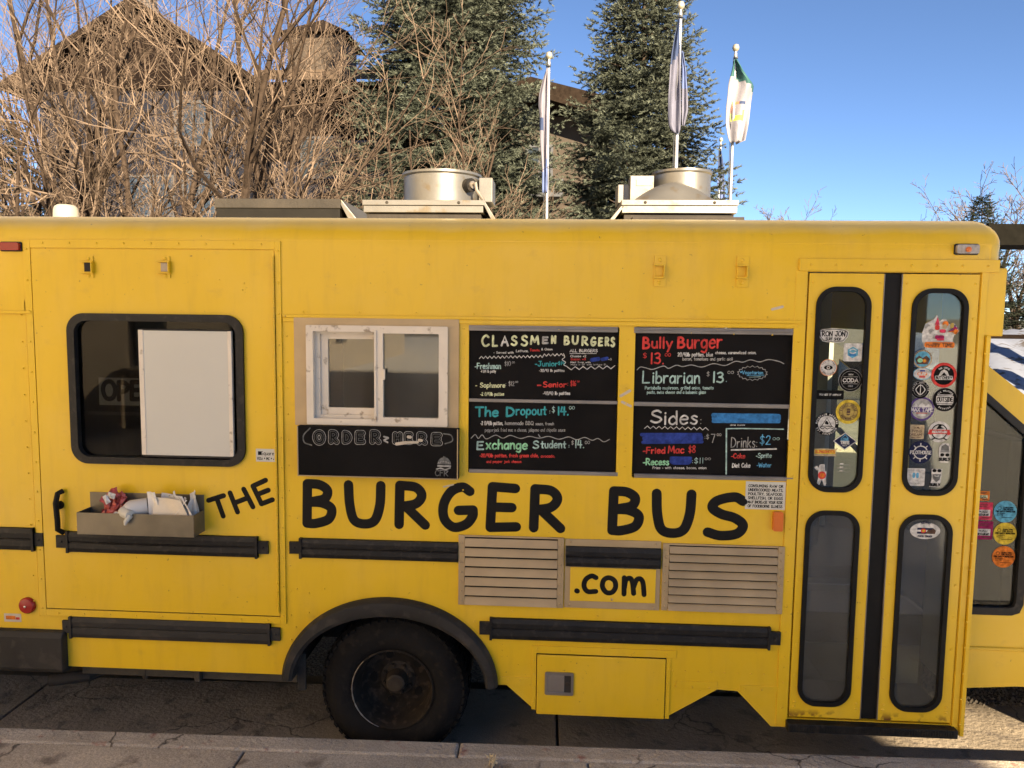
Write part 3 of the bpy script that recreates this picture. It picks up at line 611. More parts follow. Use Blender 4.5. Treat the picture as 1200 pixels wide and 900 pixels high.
# --- menu boards
def mboard(rect, label):
    b = MB(); b.box(rect[0], .010, rect[1], rect[2], .02, rect[3]); o = b.build('menu_board', M['board'], bus, bevel=.002)
    return tag(o, label)
YB_ = .0098
def mrail(mb, x0, y0, x1, y1, ya=-.004, yb2=.009): 
    a = RP(x0, y0, x1, y1, 0); mb.box(a[0], ya, a[1], a[2], yb2, a[3]); 
    if a[3]-a[1] > .02: mb.box(a[0], ya-.006, a[1]+.012, a[2], ya-.0005, a[1]+.019)
b1 = mboard(RP(549, 388, 723.5, 469, .01), 'upper left chalk menu board headed classmen burgers')
b2 = mboard(RP(548.5, 472, 722, 552, .01), 'lower left chalk menu board in teal and red')
b3 = mboard(RP(743.5, 391, 927.5, 473, .01), 'upper right chalk menu board with red heading')
b4 = mboard(RP(741.5, 477, 922.5, 558, .01), 'lower right chalk menu board listing sides and drinks')
for o_, rails in ((b1, ((549.5,382,724,388.5,-.004),(549.5,468.5,724,472.5,.002))), (b2, ((549.5,551.5,724,556,-.002),)), (b3, ((743,384.5,929,391.5,-.004),(743,472.5,929,477.5,.002))), (b4, ((743,557,929,562,-.002),))):
    for x0, y0, x1, y1, ya in rails:
        frm = MB(); mrail(frm, x0, y0, x1, y1, ya); frm.build('board_rail', M['alu'], o_, bevel=.002)
# board 1 (zoom origin 550,375 scale 6.667)
z1_ = lambda x, y: (550+x/6.667, 375+y/6.667)
def T(mb, zf, s, x0, yt, x1, yb, r, m, **k):
    a = zf(x0, yt); b = zf(x1, yb); tpx(mb, s, a[0], a[1], b[0], b[1], r*.86, YB_, m, hh=.0004, **k)
t = MB(); I = INK
for c, x0, x1, y0, y1, m_ in (('C',90,160,112,212,'cream'),('L',175,225,115,212,'cream'),('A',243,310,118,208,'white'),('S',322,378,118,205,'cream'),('S',400,460,115,208,'cream'),('M',472,548,118,196,'cream'),('E',566,620,126,190,'lgrey'),('N',636,680,118,188,'cream'),('B',736,786,120,200,'cream'),('U',798,856,118,196,'cream'),('R',874,932,122,204,'cream'),('G',942,994,128,208,'cream'),('E',1004,1046,134,208,'cream'),('R',1056,1096,130,206,'cream'),('S',1100,1140,130,215,'cream')):
    T(t, z1_, c, x0+9, y0+9, x1-9, y1-9, .0058, I[m_], jit=0)
T(t, z1_, '- Served with', 190, 246, 345, 262, .0017, I['white']); T(t, z1_, 'Lettuce,', 366, 232, 460, 250, .0015, I['white']); T(t, z1_, 'Tomato,', 474, 226, 552, 244, .0016, I['red']); T(t, z1_, '& Onion', 562, 220, 648, 236, .0016, I['white'])
zig(t, [z1_(78+(i*16.4), (284 if i % 2 else 302)-i*.3-(10 if i > 30 else 0)) for i in range(41)], .0018, YB_, I['white'], .0004)
lpx(t, [z1_(735,262), z1_(745,290), z1_(725,310), z1_(752,330), z1_(738,350), z1_(760,362)], .0016, YB_, I['white'], True, .0004)
zig(t, [z1_(765+i*31, 390-(24 if i % 2 == 0 else 0)-i*.8) for i in range(13)], .0018, YB_, I['white'], .0004)
T(t, z1_, 'ALL BURGERS', 786, 228, 1000, 250, .0018, I['white']); lpx(t, [z1_(786,262), z1_(992,262)], .0014, YB_, I['white'], False, .0004)
T(t, z1_, 'Cheese +2', 790, 274, 912, 290, .0017, I['white']); T(t, z1_, 'Bacon +3', 794, 298, 908, 314, .0016, I['red']); T(t, z1_, 'Meal Swap with', 790, 324, 946, 336, .0014, I['white']); T(t, z1_, 'Make it GF with lettuce $1', 792, 342, 1066, 354, .001, I['lgrey'])
lpx(t, [z1_(958,312), z1_(1008,304)], .0095, YB_, I['blue'], False, .0005); lpx(t, [z1_(1040,308), z1_(1076,300)], .008, YB_, I['blue'], False, .0005); T(t, z1_, '+3', 1086, 300, 1110, 314, .0014, I['white'])
T(t, z1_, '-Freshman', 44, 338, 244, 380, .0028, I['aqua']); T(t, z1_, '$10', 276, 325, 322, 358, .0016, I['lgrey']); T(t, z1_, '00', 334, 325, 354, 338, .0012, I['lgrey']); T(t, z1_, '-1 1/4 lb patty', 90, 390, 206, 410, .0016, I['white'])
T(t, z1_, '-Junior', 514, 322, 688, 360, .0026, I['teal']); T(t, z1_, '$14', 694, 325, 745, 350, .0018, I['teal']); T(t, z1_, '-3(1/4) lb patties', 546, 384, 742, 404, .0017, I['white'])
T(t, z1_, '- Sophmore', 48, 492, 278, 526, .0028, I['cream']); T(t, z1_, ': $12', 284, 480, 350, 514, .0016, I['lgrey']); T(t, z1_, '00', 360, 478, 380, 490, .0012, I['lgrey']); T(t, z1_, '-2 (1/4)lb patties', 88, 566, 270, 590, .0018, I['cream'])
T(t, z1_, '-', 532, 492, 560, 520, .004, I['red']); T(t, z1_, 'Senior', 578, 484, 756, 524, .0032, I['red']); T(t, z1_, ': $16', 768, 475, 832, 514, .002, I['red']); T(t, z1_, '00', 842, 474, 860, 486, .0013, I['red']); T(t, z1_, '-4(1/4) lb patties', 576, 560, 786, 584, .0018, I['white'])
t.build('lettering', None, b1)
# board 2 (origin 550,470 scale 6.667)
z2_ = lambda x, y: (550+x/6.667, 470+y/6.667); t = MB()
T(t, z2_, 'The', 50, 48, 222, 118, .0056, I['teal']); T(t, z2_, 'D', 292, 48, 348, 118, .006, I['teal']); T(t, z2_, 'ropout', 366, 40, 600, 106, .0042, I['teal']); T(t, z2_, ':', 622, 60, 634, 98, .002, I['aqua']); T(t, z2_, '$', 645, 45, 668, 90, .0016, I['aqua']); T(t, z2_, '14.', 690, 48, 772, 108, .0046, I['teal']); T(t, z2_, '00', 780, 42, 822, 64, .0014, I['aqua'])
T(t, z2_, '-2 (1/4)lb patties,', 88, 158, 262, 186, .0018, I['white']); T(t, z2_, 'homemade BBQ', 280, 158, 500, 186, .0016, I['lgrey']); T(t, z2_, 'sauce, french', 518, 166, 660, 188, .0014, I['lgrey']); T(t, z2_, 'pepperjack fried mac n cheese, jalapeno and chipotle sauce', 122, 212, 748, 238, .0011, I['lgrey'])
lpx(t, [z2_(14,290), z2_(46,262), z2_(70,292), z2_(100,264), z2_(134,296), z2_(205,266), z2_(262,290), z2_(320,268), z2_(400,292), z2_(470,276), z2_(545,290), z2_(620,276), z2_(700,298), z2_(775,280), z2_(840,302), z2_(900,284), z2_(960,306), z2_(1005,292), z2_(1050,318), z2_(1095,300)], .0019, YB_, I['lgrey'], True, .0004)
lpx(t, [z2_(540,262), z2_(552,280)], .0022, YB_, I['lgrey'], False, .0004)
T(t, z2_, 'E', 62, 318, 108, 376, .0050, I['aqua']); T(t, z2_, 'xchange', 134, 306, 450, 374, .0046, I['green'], jit=.03); T(t, z2_, 'S', 500, 312, 540, 368, .0042, I['aqua']); T(t, z2_, 'tudent', 560, 312, 752, 366, .0036, I['aqua']); T(t, z2_, ':', 772, 330, 784, 362, .0022, I['aqua']); T(t, z2_, '$', 798, 310, 814, 340, .0014, I['lgrey']); T(t, z2_, '14.', 826, 308, 894, 364, .0034, I['aqua']); T(t, z2_, '00', 904, 312, 940, 334, .0014, I['lgrey'])
T(t, z2_, '-2(1/4)lb patties, fresh green chile,', 82, 412, 540, 438, .0020, I['red']); T(t, z2_, 'avocado,', 560, 418, 668, 440, .0018, I['red']); T(t, z2_, 'and pepper jack cheese.', 134, 462, 410, 482, .0017, I['red'])
t.build('lettering', None, b2)
# board 3 (origin 740,380 scale 6.667)
z3_ = lambda x, y: (740+x/6.667, 380+y/6.667); t = MB()
T(t, z3_, 'B', 92, 104, 138, 188, .0062, I['red']); T(t, z3_, 'ully', 160, 104, 316, 184, .0050, I['red']); T(t, z3_, 'B', 364, 104, 412, 184, .0062, I['red']); T(t, z3_, 'urger', 436, 80, 702, 184, .0050, I['red'])
T(t, z3_, '$', 90, 224, 118, 264, .0016, I['red']); T(t, z3_, '13.', 148, 228, 250, 308, .0044, I['red']); T(t, z3_, '00', 262, 228, 306, 250, .0015, I['red'])
T(t, z3_, '2(1/4)lb patties, blue', 362, 222, 634, 250, .0017, I['white']); T(t, z3_, 'cheese, caramelized onion,', 656, 210, 974, 232, .0014, I['white']); T(t, z3_, 'bacon, tomatoes and garlic aioli', 400, 258, 790, 282, .0015, I['lgrey'])
lpx(t, [z3_(44,356), z3_(70,334), z3_(110,340), z3_(165,352), z3_(250,326), z3_(290,344), z3_(350,320), z3_(400,330), z3_(470,318), z3_(550,334), z3_(640,308), z3_(730,322), z3_(810,290), z3_(870,296), z3_(930,278), z3_(1000,294), z3_(1070,276), z3_(1150,290), z3_(1190,308)], .002, YB_, I['lgrey'], True, .0004)
T(t, z3_, 'L', 88, 366, 138, 458, .0042, I['aqua']); T(t, z3_, 'ibrarian', 166, 368, 530, 460, .0044, I['aqua']); T(t, z3_, '$', 588, 372, 608, 406, .0016, I['lgrey']); T(t, z3_, '13', 634, 374, 716, 454, .0046, I['aqua']); T(t, z3_, '.', 738, 400, 744, 448, .0024, I['aqua']); T(t, z3_, '00', 752, 366, 798, 386, .0014, I['lgrey'])
T(t, z3_, 'Portobello mushroom, grilled onion, tomato', 106, 484, 640, 508, .0015, I['aqua']); T(t, z3_, 'pesto, swiss cheese and a balsamic glaze', 122, 518, 580, 542, .0014, I['aqua'])
zig(t, [z3_(945+118*math.cos(k*.1745)*(1 if k % 2 else .9), 382+58*math.sin(k*.1745)*(1 if k % 2 else .8)) for k in range(37)], .0013, YB_, I['lgrey'], .0004)
T(t, z3_, '*Vegetarian', 850, 364, 1026, 390, .0017, I['ltblue']); lpx(t, [z3_(900,402), z3_(1036,398)], .0012, YB_, I['ltblue'], False, .0004); lpx(t, [z3_(920,414), z3_(1010,410)], .0012, YB_, I['aqua'], False, .0004)
t.build('lettering', None, b3)
# board 4 (origin 740,470 scale 6.667)
z4_ = lambda x, y: (740+x/6.667, 470+y/6.667); t = MB()
T(t, z4_, 'S', 154, 72, 232, 166, .0054, I['white']); T(t, z4_, 'ides', 258, 76, 512, 180, .0048, I['white']); T(t, z4_, ':', 538, 110, 544, 184, .002, I['white'])
zig(t, [z4_(102+i*22.7, (194 if i % 2 else 214)+i*.6) for i in range(23)], .0015, YB_, I['white'], .0004)
lpx(t, [z4_(665,132), z4_(1130,136)], .0222, YB_, I['lblue'], False, .0005); lpx(t, [z4_(640,110), z4_(1150,118)], .010, YB_, I['lblue'], False, .0006); lpx(t, [z4_(640,158), z4_(1150,160)], .008, YB_, I['lblue'], False, .0007)
T(t, z4_, 'dine inside', 772, 180, 886, 192, .0013, I['white'])
lpx(t, [z4_(126,290), z4_(520,290)], .0245, YB_, I['blue'], False, .0005); lpx(t, [z4_(80,262), z4_(540,262)], .008, YB_, I['blue'], False, .0006); lpx(t, [z4_(90,322), z4_(550,318)], .008, YB_, I['blue'], False, .0007)
T(t, z4_, 'Sweet Potato Fries', 92, 272, 540, 304, .0012, I['navy'], ) ; T(t, z4_, ':$', 572, 262, 604, 296, .0018, I['lgrey']); T(t, z4_, '7', 622, 258, 650, 324, .0022, I['lgrey']); T(t, z4_, '00', 668, 254, 700, 272, .0014, I['lgrey'])
T(t, z4_, '-Fried', 92, 362, 260, 408, .0036, I['red']); T(t, z4_, 'Mac', 288, 354, 408, 406, .0036, I['red']); T(t, z4_, '$8', 446, 350, 498, 402, .0022, I['red'])
T(t, z4_, '-Recess', 92, 450, 290, 498, .0036, I['green']); lpx(t, [z4_(330,466), z4_(440,466)], .019, YB_, I['blue'], False, .0005); lpx(t, [z4_(310,444), z4_(462,446)], .007, YB_, I['blue'], False, .0006); T(t, z4_, ':$11', 474, 444, 560, 486, .0017, I['aqua']); T(t, z4_, '00', 574, 444, 618, 460, .0014, I['lgrey'])
T(t, z4_, 'Fries - with cheese, bacon, onion', 166, 512, 584, 530, .0015, I['white'])
lpx(t, [z4_(740,570), z4_(742,216)], .0033, YB_, I['aqua'], False, .0004); lpx(t, [z4_(742,216), z4_(860,214), z4_(1188,220)], .0026, YB_, I['aqua'], False, .0004)
T(t, z4_, 'Drinks:', 778, 282, 980, 362, .0022, I['lgrey']); T(t, z4_, '$2', 1004, 270, 1084, 338, .0026, I['ltblue']); T(t, z4_, '00', 1104, 286, 1156, 304, .0015, I['aqua']); lpx(t, [z4_(782,382), z4_(1130,374)], .0036, YB_, I['white'], False, .0004)
T(t, z4_, '-Coke', 780, 410, 886, 446, .0026, I['red']); T(t, z4_, '-Sprite', 974, 408, 1092, 442, .002, I['aqua']); T(t, z4_, 'Diet Coke', 788, 486, 926, 518, .0022, I['white']); T(t, z4_, '-Water', 980, 484, 1090, 516, .002, I['ltblue'])
t.build('lettering', None, b4)
# old tape on the post between the boards
for q, rr__, yy in (([(727.5,464),(738,458)], .0065, -.0005), ([(729,471),(739,476)], .006, -.0005), ([(905,362.5),(917,359.5)], .006, -.0045), ([(520,570.5),(531,568)], .004, -.0005)):
    tp = MB(); lpx(tp, q, rr__, yy, M['tape'], False, .0006); tp.build('tape_scrap', None, bus)
# --- louvred vents and .com plate
def louvre(x0, y0, x1, y1, nl=7):
    a = RP(x0, y0, x1, y1); b = MB()
    b.box(a[0], -.012, a[1], a[0]+.030, -.001, a[3]); b.box(a[2]-.030, -.012, a[1], a[2], -.001, a[3]); b.box(a[0]+.030, -.010, a[3]-.008, a[2]-.030, -.001, a[3]); 
    h = (a[3]-a[1]-.008)/nl
    for i in range(nl):
        z0 = a[1]+i*h
        b.add([(a[0]+.031,-.024,z0+h*.10),(a[2]-.031,-.024,z0+h*.10),(a[2]-.031,-.006,z0+h*.84),(a[0]+.031,-.006,z0+h*.84),
               (a[0]+.031,-.0215,z0+h*.10),(a[2]-.031,-.0215,z0+h*.10),(a[2]-.031,-.0035,z0+h*.84),(a[0]+.031,-.0035,z0+h*.84)], [(0,1,2,3),(7,6,5,4),(0,4,5,1),(2,6,7,3),(1,5,6,2),(3,7,4,0)])
    for i in range(nl):
        b.rivet(a[0]+.015, -.012, a[1]+.02+i*h, .006); b.rivet(a[2]-.015, -.012, a[1]+.02+i*h, .006)
    o = b.build('louvre_vent', M['vent'], bus, bevel=.0015)
    k = MB(); k.box(a[0]+.02, -.0012, a[1]+.004, a[2]-.02, -.0003, a[3]-.004); k.build('vent_backing', M['black'], o)
louvre(537.5, 628, 660.5, 709.5); louvre(775.5, 638, 917.5, 716.5, 8)
cp = MB(); a = RP(660.8, 632.5, 774.5, 713); b_ = RP(668, 665, 768, 704.5); c_ = RP(663, 640.5, 774, 664)
cp.box(a[0]+.004, -.007, a[1], a[2]-.004, -.001, a[3], M['vent']); cp.box(b_[0], -.012, b_[1], b_[2], -.0072, b_[3], Y_)
for s, e in ((0,0),(0,1),(1,0),(1,1),(.5,0)): cp.rivet(a[0]+.03+s*(a[2]-a[0]-.06), -.012 if e == 0 and s == .5 else -.007, (a[1]+.014 if e == 0 else a[3]-.014) + (.035 if s == .5 else 0), .007, M['vent'])
cpo = cp.build('name_plate', None, bus, bevel=.0015)
rail((c_[0], c_[1], c_[2], c_[3]), None, None, -.006).build('rub_rail', M['rubber'], cpo)
cm_ = MB(); zc = lambda x, y: P(530+x/2.927, 610+y/2.927, -.012)
ribbon(cm_, [zc(427,241), zc(429,242)], .0125, -.0122, None, .001)
for s in ([(493,196),(478,190),(458,202),(452,225),(464,243),(492,243)], [(537,196),(520,204),(515,226),(528,246),(548,246),(560,228),(556,206),(537,196)], [(589,252),(590,196)], [(590,232),(596,204),(610,198),(618,212),(622,250)], [(622,228),(632,204),(645,200),(654,214),(658,254)]):
    ribbon(cm_, spline([zc(*p) for p in s], 6), .0122, -.0122, None, .001)
cm_.build('lettering', M['black'], cpo)
# --- compartment door
cfr = MB(); q = RP(629, 769, 779, 838.5); yy = Y_
cfr.box(q[0]-.025, -.006, q[3]+.006, q[2]+.05, .001, q[3]+.043); cfr.box(q[2]+.004, -.006, q[1], q[2]+.024, .001, q[3]+.006); cfr.box(q[0]-.025, -.006, q[1]+.02, q[0]-.004, .001, q[3]+.006)
for i in range(5): cfr.rivet(q[0]+.0+i*.155, -.006, q[3]+.026, .0065); 
for i in range(4): cfr.rivet(q[0]-.015, -.006, q[1]+.06+i*.07, .005); cfr.rivet(q[2]+.015, -.006, q[1]+.04+i*.07, .005)
cfr.box(-.25, -.004, .458, q[0]-.026, .001, .498); cfr.box(q[2]+.052, -.0035, .476, .80, .001, .510); cfr.box(.905, -.0035, .472, 1.11, .001, .502)
for x in (-.21,-.15,.60,.68,.76,.93,1.01): cfr.rivet(x, -.004, .484, .006)
cfr.build('compartment_frame', Y_, bus, bevel=.002)
cdm = MB(); cdm.box(q[0], -.012, q[1], q[2], .0, q[3]); cdo = cdm.build('compartment_door', Y_, bus, bevel=.004)
gk = MB(); gk.box(q[0]-.004, -.0015, q[1], q[2]+.004, -.0004, q[3]+.006); gk.build('door_seal', M['black'], cdo)
lt = MB(); a = RP(638.5, 787.5, 672, 814, -.012)
plate(lt, rr(*a, .008, 3), [rr(a[0]+.012, a[1]+.014, a[2]-.012, a[3]-.014, .004, 2)], -.020, -.0125, M['alu']); lt.box(a[0]+.012, -.016, a[1]+.013, a[2]-.044, -.0125, a[3]-.013, M['chrome']); lt.box(a[2]-.044, -.0135, a[1]+.013, a[2]-.012, -.0125, a[3]-.013, M['frame'])
lt.lathe([(.010,0),(.010,-.006),(.004,-.007),(0,-.005)], (a[2]-.028, -.0135, (a[1]+a[3])/2), 'y', 14, M['hub'])
lt.build('paddle_latch', None, cdo, bevel=.0015)
# --- lights
def lens(name, x0, y0, x1, y1, m, y=0, base=True, d=.022, rad=.008):
    a = RP(x0, y0, x1, y1, y); b = MB()
    if base: plate(b, rr(a[0]-.005, a[1]-.005, a[2]+.005, a[3]+.005, rad, 3), [], y-.006, y-.0005, M['frame'])
    plate(b, rr(*a, rad, 3), [], y-d, y-.0062 if base else y-.0005, m); return b.build(name, None, bus, bevel=.004)
lens('marker_light', 2, 284.5, 25, 293.5, M['redl'], -.004); lens('marker_light', 905, 599, 916.5, 621.5, M['amber'], 0, False, .02)
ml = lens('marker_light', 1119, 287, 1145, 297.5, M['clear'], -.004)
k = MB(); x, z = P(1134, 292.5, -.02); k.lathe([(.012,0),(.012,-.006),(0,-.009)], (x,-.0262,z), 'y', 12); k.build('bulb', M['amber'], ml)
rl = MB(); x, z = P(33, 709); rl.lathe([(.042,0),(.042,-.010),(.036,-.018),(.01,-.022),(0,-.022)], (x,-.0005,z), 'y', 24, M['redl']); rl.lathe([(.006,0),(.006,-.005),(0,-.006)], (x,-.0222,z), 'y', 10, M['chrome']); rl.build('reflector', None, bus, smooth=True)
# fascia brackets
for bx, by in ((772.5, 318), (869, 318.5)):
    b = MB(); x, z = P(bx, by)
    b.box(x-.024, -.010, z-.07, x+.030, -.0045, z+.07); b.box(x-.028, -.034, z-.032, x+.02, -.0105, z-.026); b.box(x-.028, -.034, z+.024, x+.02, -.0105, z+.03); b.box(x+.016, -.034, z-.026, x+.021, -.0105, z+.024)
    b.rivet(x, -.010, z+.052, .009); b.rivet(x, -.010, z-.052, .009); b.box(x-.018, -.0118, z-.02, x+.014, -.0102, z+.018)
    b.build('hanger_bracket', Y_, bus, bevel=.0012)
# warning sign
ws = MB(); txtsticker(ws, 873.5, 564.5, 920.5, 597, -.0002, M['wboard'], [('CONSUMING RAW OR',.20,.09),('UNDERCOOKED MEATS,',.345,.09),('POULTRY, SEAFOOD,',.49,.09),('SHELLFISH, OR EGGS',.635,.09),('MAY INCREASE YOUR RISK',.785,.09),('OF FOODBORNE ILLNESS',.93,.09)], INK['black'], .0014)
ws.build('warning_sign', None, bus)
# small faded truck sticker at far left
sk = MB(); a = RP(5, 719, 25, 728.5); sk.box(a[0], -.001, a[1], a[2], -.0002, a[3], M['tape']); sk.box(a[0]+.01, -.0016, a[1]+.012, a[2]-.03, -.0011, a[3]-.012, INK['orange']); sk.box(a[2]-.028, -.0016, a[1]+.012, a[2]-.008, -.0011, a[3]-.018, INK['red']); sk.build('truck_sticker', None, bus)
# --- entry door
hdx = MB(); a = RP(936, 304, 1170, 318.5); hdx.box(a[0], -.014, a[1], a[2], -.0045, a[3]); 
for i in range(8): hdx.rivet(a[0]+.05+i*(a[2]-a[0]-.1)/7, -.014, (a[1]+a[3])/2, .006)
hdx.build('door_header', Y_, bus, bevel=.004)
po = MB(); 
po.box(ent[2]+.002, -.010, .31, ent[2]+.030, .03, ent[3]+.03); po.box(ent[2]+.034, -.022, .30, XP+.012, .035, zd+.0); po.box(ent[2]+.002, .032, .30, XP, .07, zb2-.002)
po.box(ent[0]-.055, -.006, .305, ent[0]-.004, .001, ent[3]+.01)
for zz in np.arange(.36, 2.15, .125): po.rivet(XP-.01, -.022, float(zz), .006); po.rivet(ent[0]-.03, -.006, float(zz)+.04, .006)
po.build('door_post', Y_, bus, bevel=.003)
def leaf(x0, x1, wins, stick):
    b = MB(); z0, z1 = ent[1]+.012, ent[3]-.006
    plate(b, [(x0,z0),(x1,z0),(x1,z1),(x0,z1)], [rr(w[0]+.012, w[1]+.012, w[2]-.012, w[3]-.012, .075) for w in wins], -.004, .028)
    for zz in np.arange(z0+.05, z1-.02, .155):
        for x in (x0+.018, x1-.018): b.rivet(x, -.004, float(zz), .006)
    for s in (-1, 1):
        for k in (.03, .055): b.rivet(x0+.022 if s < 0 else x1-.022, -.004, z0+k+.02, .008)
    o = b.build('entry_door', M['rusty'], bus, bevel=.004)
    for w_ in wins:
        g_ = MB(); plate(g_, rr(*w_, .088, 8), [rr(w_[0]+.021, w_[1]+.021, w_[2]-.021, w_[3]-.021, .070, 8)], -.013, .012); g_.build('window_gasket', M['black'], o, bevel=.005)
        p_ = MB(); p_.box(w_[0]+.015, .002, w_[1]+.015, w_[2]-.015, .006, w_[3]-.015); p_.build('window_pane', M['glass'] if w_[1] > 1.2 else M['lglass'], o)
    return o
W1u, W1l = RP(951, 336, 1015, 576.5), RP(938.5, 598, 1001.5, 827); W2u, W2l = RP(1062, 338, 1127.5, 580.5), RP(1047, 602.5, 1109, 833.5)
xg0, xg1 = xpx(1021.5, 580), xpx(1043, 580)
d1 = leaf(ent[0]+.006, xg0, [W1u, W1l], None); d2 = leaf(xg1, ent[2]-.004, [W2u, W2l], None)
gp = MB(); gp.box(xg0+.004, .004, ent[1]+.012, xg1-.004, .02, ent[3]-.006, M['black']); gp.box(xg0+.0005, -.006, ent[1]+.012, xg0+.0038, .02, ent[3]-.006, M['alu']); gp.box(xg1-.0038, -.006, ent[1]+.012, xg1-.0005, .02, ent[3]-.006, M['alu']); gp.build('door_rubber', None, bus)
stp = MB(); a = RP(921, 847, 1113, 858.5, -.03); stp.box(ent[0]-.01, -.05, a[1]-.004, ent[2]+.012, .32, .342)
for i in range(64): x = ent[0]+i*(ent[2]-ent[0])/64; stp.box(x, -.054, a[1]+.002, x+.006, -.0502, .338)
stp.build('door_step', M['rubber'], bus, bevel=.004)
# ------------------------------------------------------------------ stickers
PXM = .00402
class Stk:
    def __init__(s, cx, cy, Y): s.b = MB(); s.c = P(cx, cy, Y); s.Y = Y-.0001; s.k = 0
    def lay(s): s.k += 1; return s.Y-.00035*s.k
    def shape(s, pts, m): poly(s.b, [(s.c[0]+a*PXM, s.c[1]+c*PXM) for a, c in pts], s.lay(), m, .0003); return s
    def disc(s, r, m, rz=None, dx=0, dz=0): return s.shape([(dx+a, dz+b) for a, b in ell(0, 0, r, rz or r, 26)], m)
    def rect(s, w, h, m, dx=0, dz=0, r=.6): return s.shape(rr(dx-w/2, dz-h/2, dx+w/2, dz+h/2, r, 2), m)
    def txt(s, t, w, h, m, dx=0, dz=0, r=.28): text(s.b, t, s.c[0]+(dx-w/2)*PXM, s.c[1]+(dz-h/2)*PXM, h*PXM, r*PXM, s.lay()+.0002, m, width=w*PXM, hh=.0003, jit=0); return s
    def line(s, pts, r, m, sm=False):
        q = [(s.c[0]+a*PXM, s.c[1]+c*PXM) for a, c in pts]; ribbon(s.b, spline(q) if sm else q, r*PXM, s.lay()+.0002, m, .0003); return s
    def arc(s, t, rad, m, h=2., up=True, r=.22, span=130):
        y = s.lay()+.0002; n = len(t)
        for i, ch in enumerate(t):
            if ch not in GL: continue
            a = R((90+span/2-span*(i+.5)/n) if up else (-90-span/2+span*(i+.5)/n)); w_, st = GL[ch]
            for kd, p in st:
                q = spline(p, 4) if kd == 's' else p; o = []
                for u, v in q:
                    u = (u-w_/2)*h*.9; v = (v-.5)*h
                    if up: o.append((rad*math.cos(a)+u*math.sin(a)+v*math.cos(a), rad*math.sin(a)-u*math.cos(a)+v*math.sin(a)))
                    else: o.append((rad*math.cos(a)-u*math.sin(a)-v*math.cos(a), rad*math.sin(a)+u*math.cos(a)-v*math.sin(a)))
                ribbon(s.b, [(s.c[0]+c*PXM, s.c[1]+d*PXM) for c, d in o], r*PXM, y, m, .0003)
        return s
    def done(s, par, label=None):
        o = s.b.build('sticker', None, par)
        if label: o['label'] = label
        return o
YG = .0018; I = INK
s = Stk(976.7, 393.4, YG); sh = [(-16,4),(-12,6.5),(0,7.8),(12,6.5),(16,4),(15,-1),(11,-6),(0,-7.5),(-11,-6),(-15,-1)]
s.shape([(a*1.06, b*1.1) for a, b in sh], I['white']).shape(sh, I['black']).shape([(a*.94, b*.9) for a, b in sh], I['white']).txt('RON JON', 25, 5.2, I['black'], 0, 2.2, .75).txt('SURF SHOP', 17, 3, I['black'], 0, -3.8, .35).done(d1, 'white badge sticker reading RON JON SURF SHOP')
s = Stk(999.3, 413, YG); s.rect(20.5, 20.5, I['white'], r=1.5).shape([(6.6*math.cos(R(30+60*k)), 6.6*math.sin(R(30+60*k))) for k in range(6)], I['sky']).rect(7.4, 2.6, I['lblue'], 0, -3).line([(-3,0),(0,-1.2),(3,0)], .7, I['white'], True).line([(-3.4,2.4),(0,4),(3.4,2.4)], .5, I['white']).done(d1, 'white square sticker with a blue hexagon')
s = Stk(970.6, 430.8, YG); s.disc(9.7, I['orange']).disc(9.1, I['white']).shape([(5*math.cos(t), 2.6*math.sin(t)*(1 if abs(math.cos(t)) < .99 else 1)) for t in np.linspace(0, 6.28, 16, endpoint=False)], I['black']).disc(1.9, I['white']).disc(1.1, I['brown']).arc('* SEE * THE *', 7.6, I['brown'], 1.7, True, .2, 200).arc('* EYE * LAB *', 7.6, I['brown'], 1.7, False, .2, 150).done(d1, 'round cream sticker with a black eye')
s = Stk(996.6, 445.6, YG); s.disc(13.4, I['lgrey']).disc(13, I['black']).disc(10.7, I['lgrey']).disc(10.4, I['black']).txt('CODA', 17, 4.2, I['white'], 0, 0, .6).line([(-8,4),(8,4)], .22, I['lgrey']).line([(-8,-4),(8,-4)], .22, I['lgrey']).txt('BREW', 5, 1.5, I['lgrey'], 0, 6.6, .2).txt('COLO', 5, 1.5, I['lgrey'], 0, -6.6, .2).done(d1, 'round black sticker reading CODA')
s = Stk(972.8, 462.6, YG); s.rect(30.5, 10.4, I['black']).txt('YOU GET IT ANYWAY', 24, 1.9, I['white'], 0, 0, .3).done(d1, 'black bar sticker with one line of white writing')
s = Stk(994, 482.6, YG); s.disc(14, I['yellow']).disc(10.6, I['brown']).disc(10, I['gold']).disc(6.6, I['brown']).disc(6.2, I['gold']).arc('BARREL HOUSE', 8.2, I['brown'], 2.1, True, .28, 170).arc('BREWING CO', 8.2, I['brown'], 2.1, False, .28, 130).rect(4, 8, I['brown'], 0, 0, 1.4).line([(-2,2),(2,2)], .3, I['gold']).line([(-2,-2),(2,-2)], .3, I['gold']).done(d1, 'round yellow and brown sticker')
s = Stk(968.7, 497, YG); s.disc(13.4, I['black']).disc(9.7, I['white']).arc('MOUNTAIN BREWING', 11.5, I['white'], 1.9, True, .24, 180).arc('EST COLORADO', 11.5, I['white'], 1.9, False, .24, 140).line([(-6,-3),(0,7.4),(6,-3)], .45, I['black']).shape([(-2,2.6),(0,4.2),(2.2,1),(1,-.6),(-2,.2)], I['black']).line([(-7,-3.4),(-5,-5.6),(-2,-4),(1,-5.6),(4,-4.2),(7,-5),(7,-3),(3,-2.4),(-4,-2.4),(-7,-3.4)], .45, I['black'], True).done(d1, 'round black and white sticker with a mountain triangle')
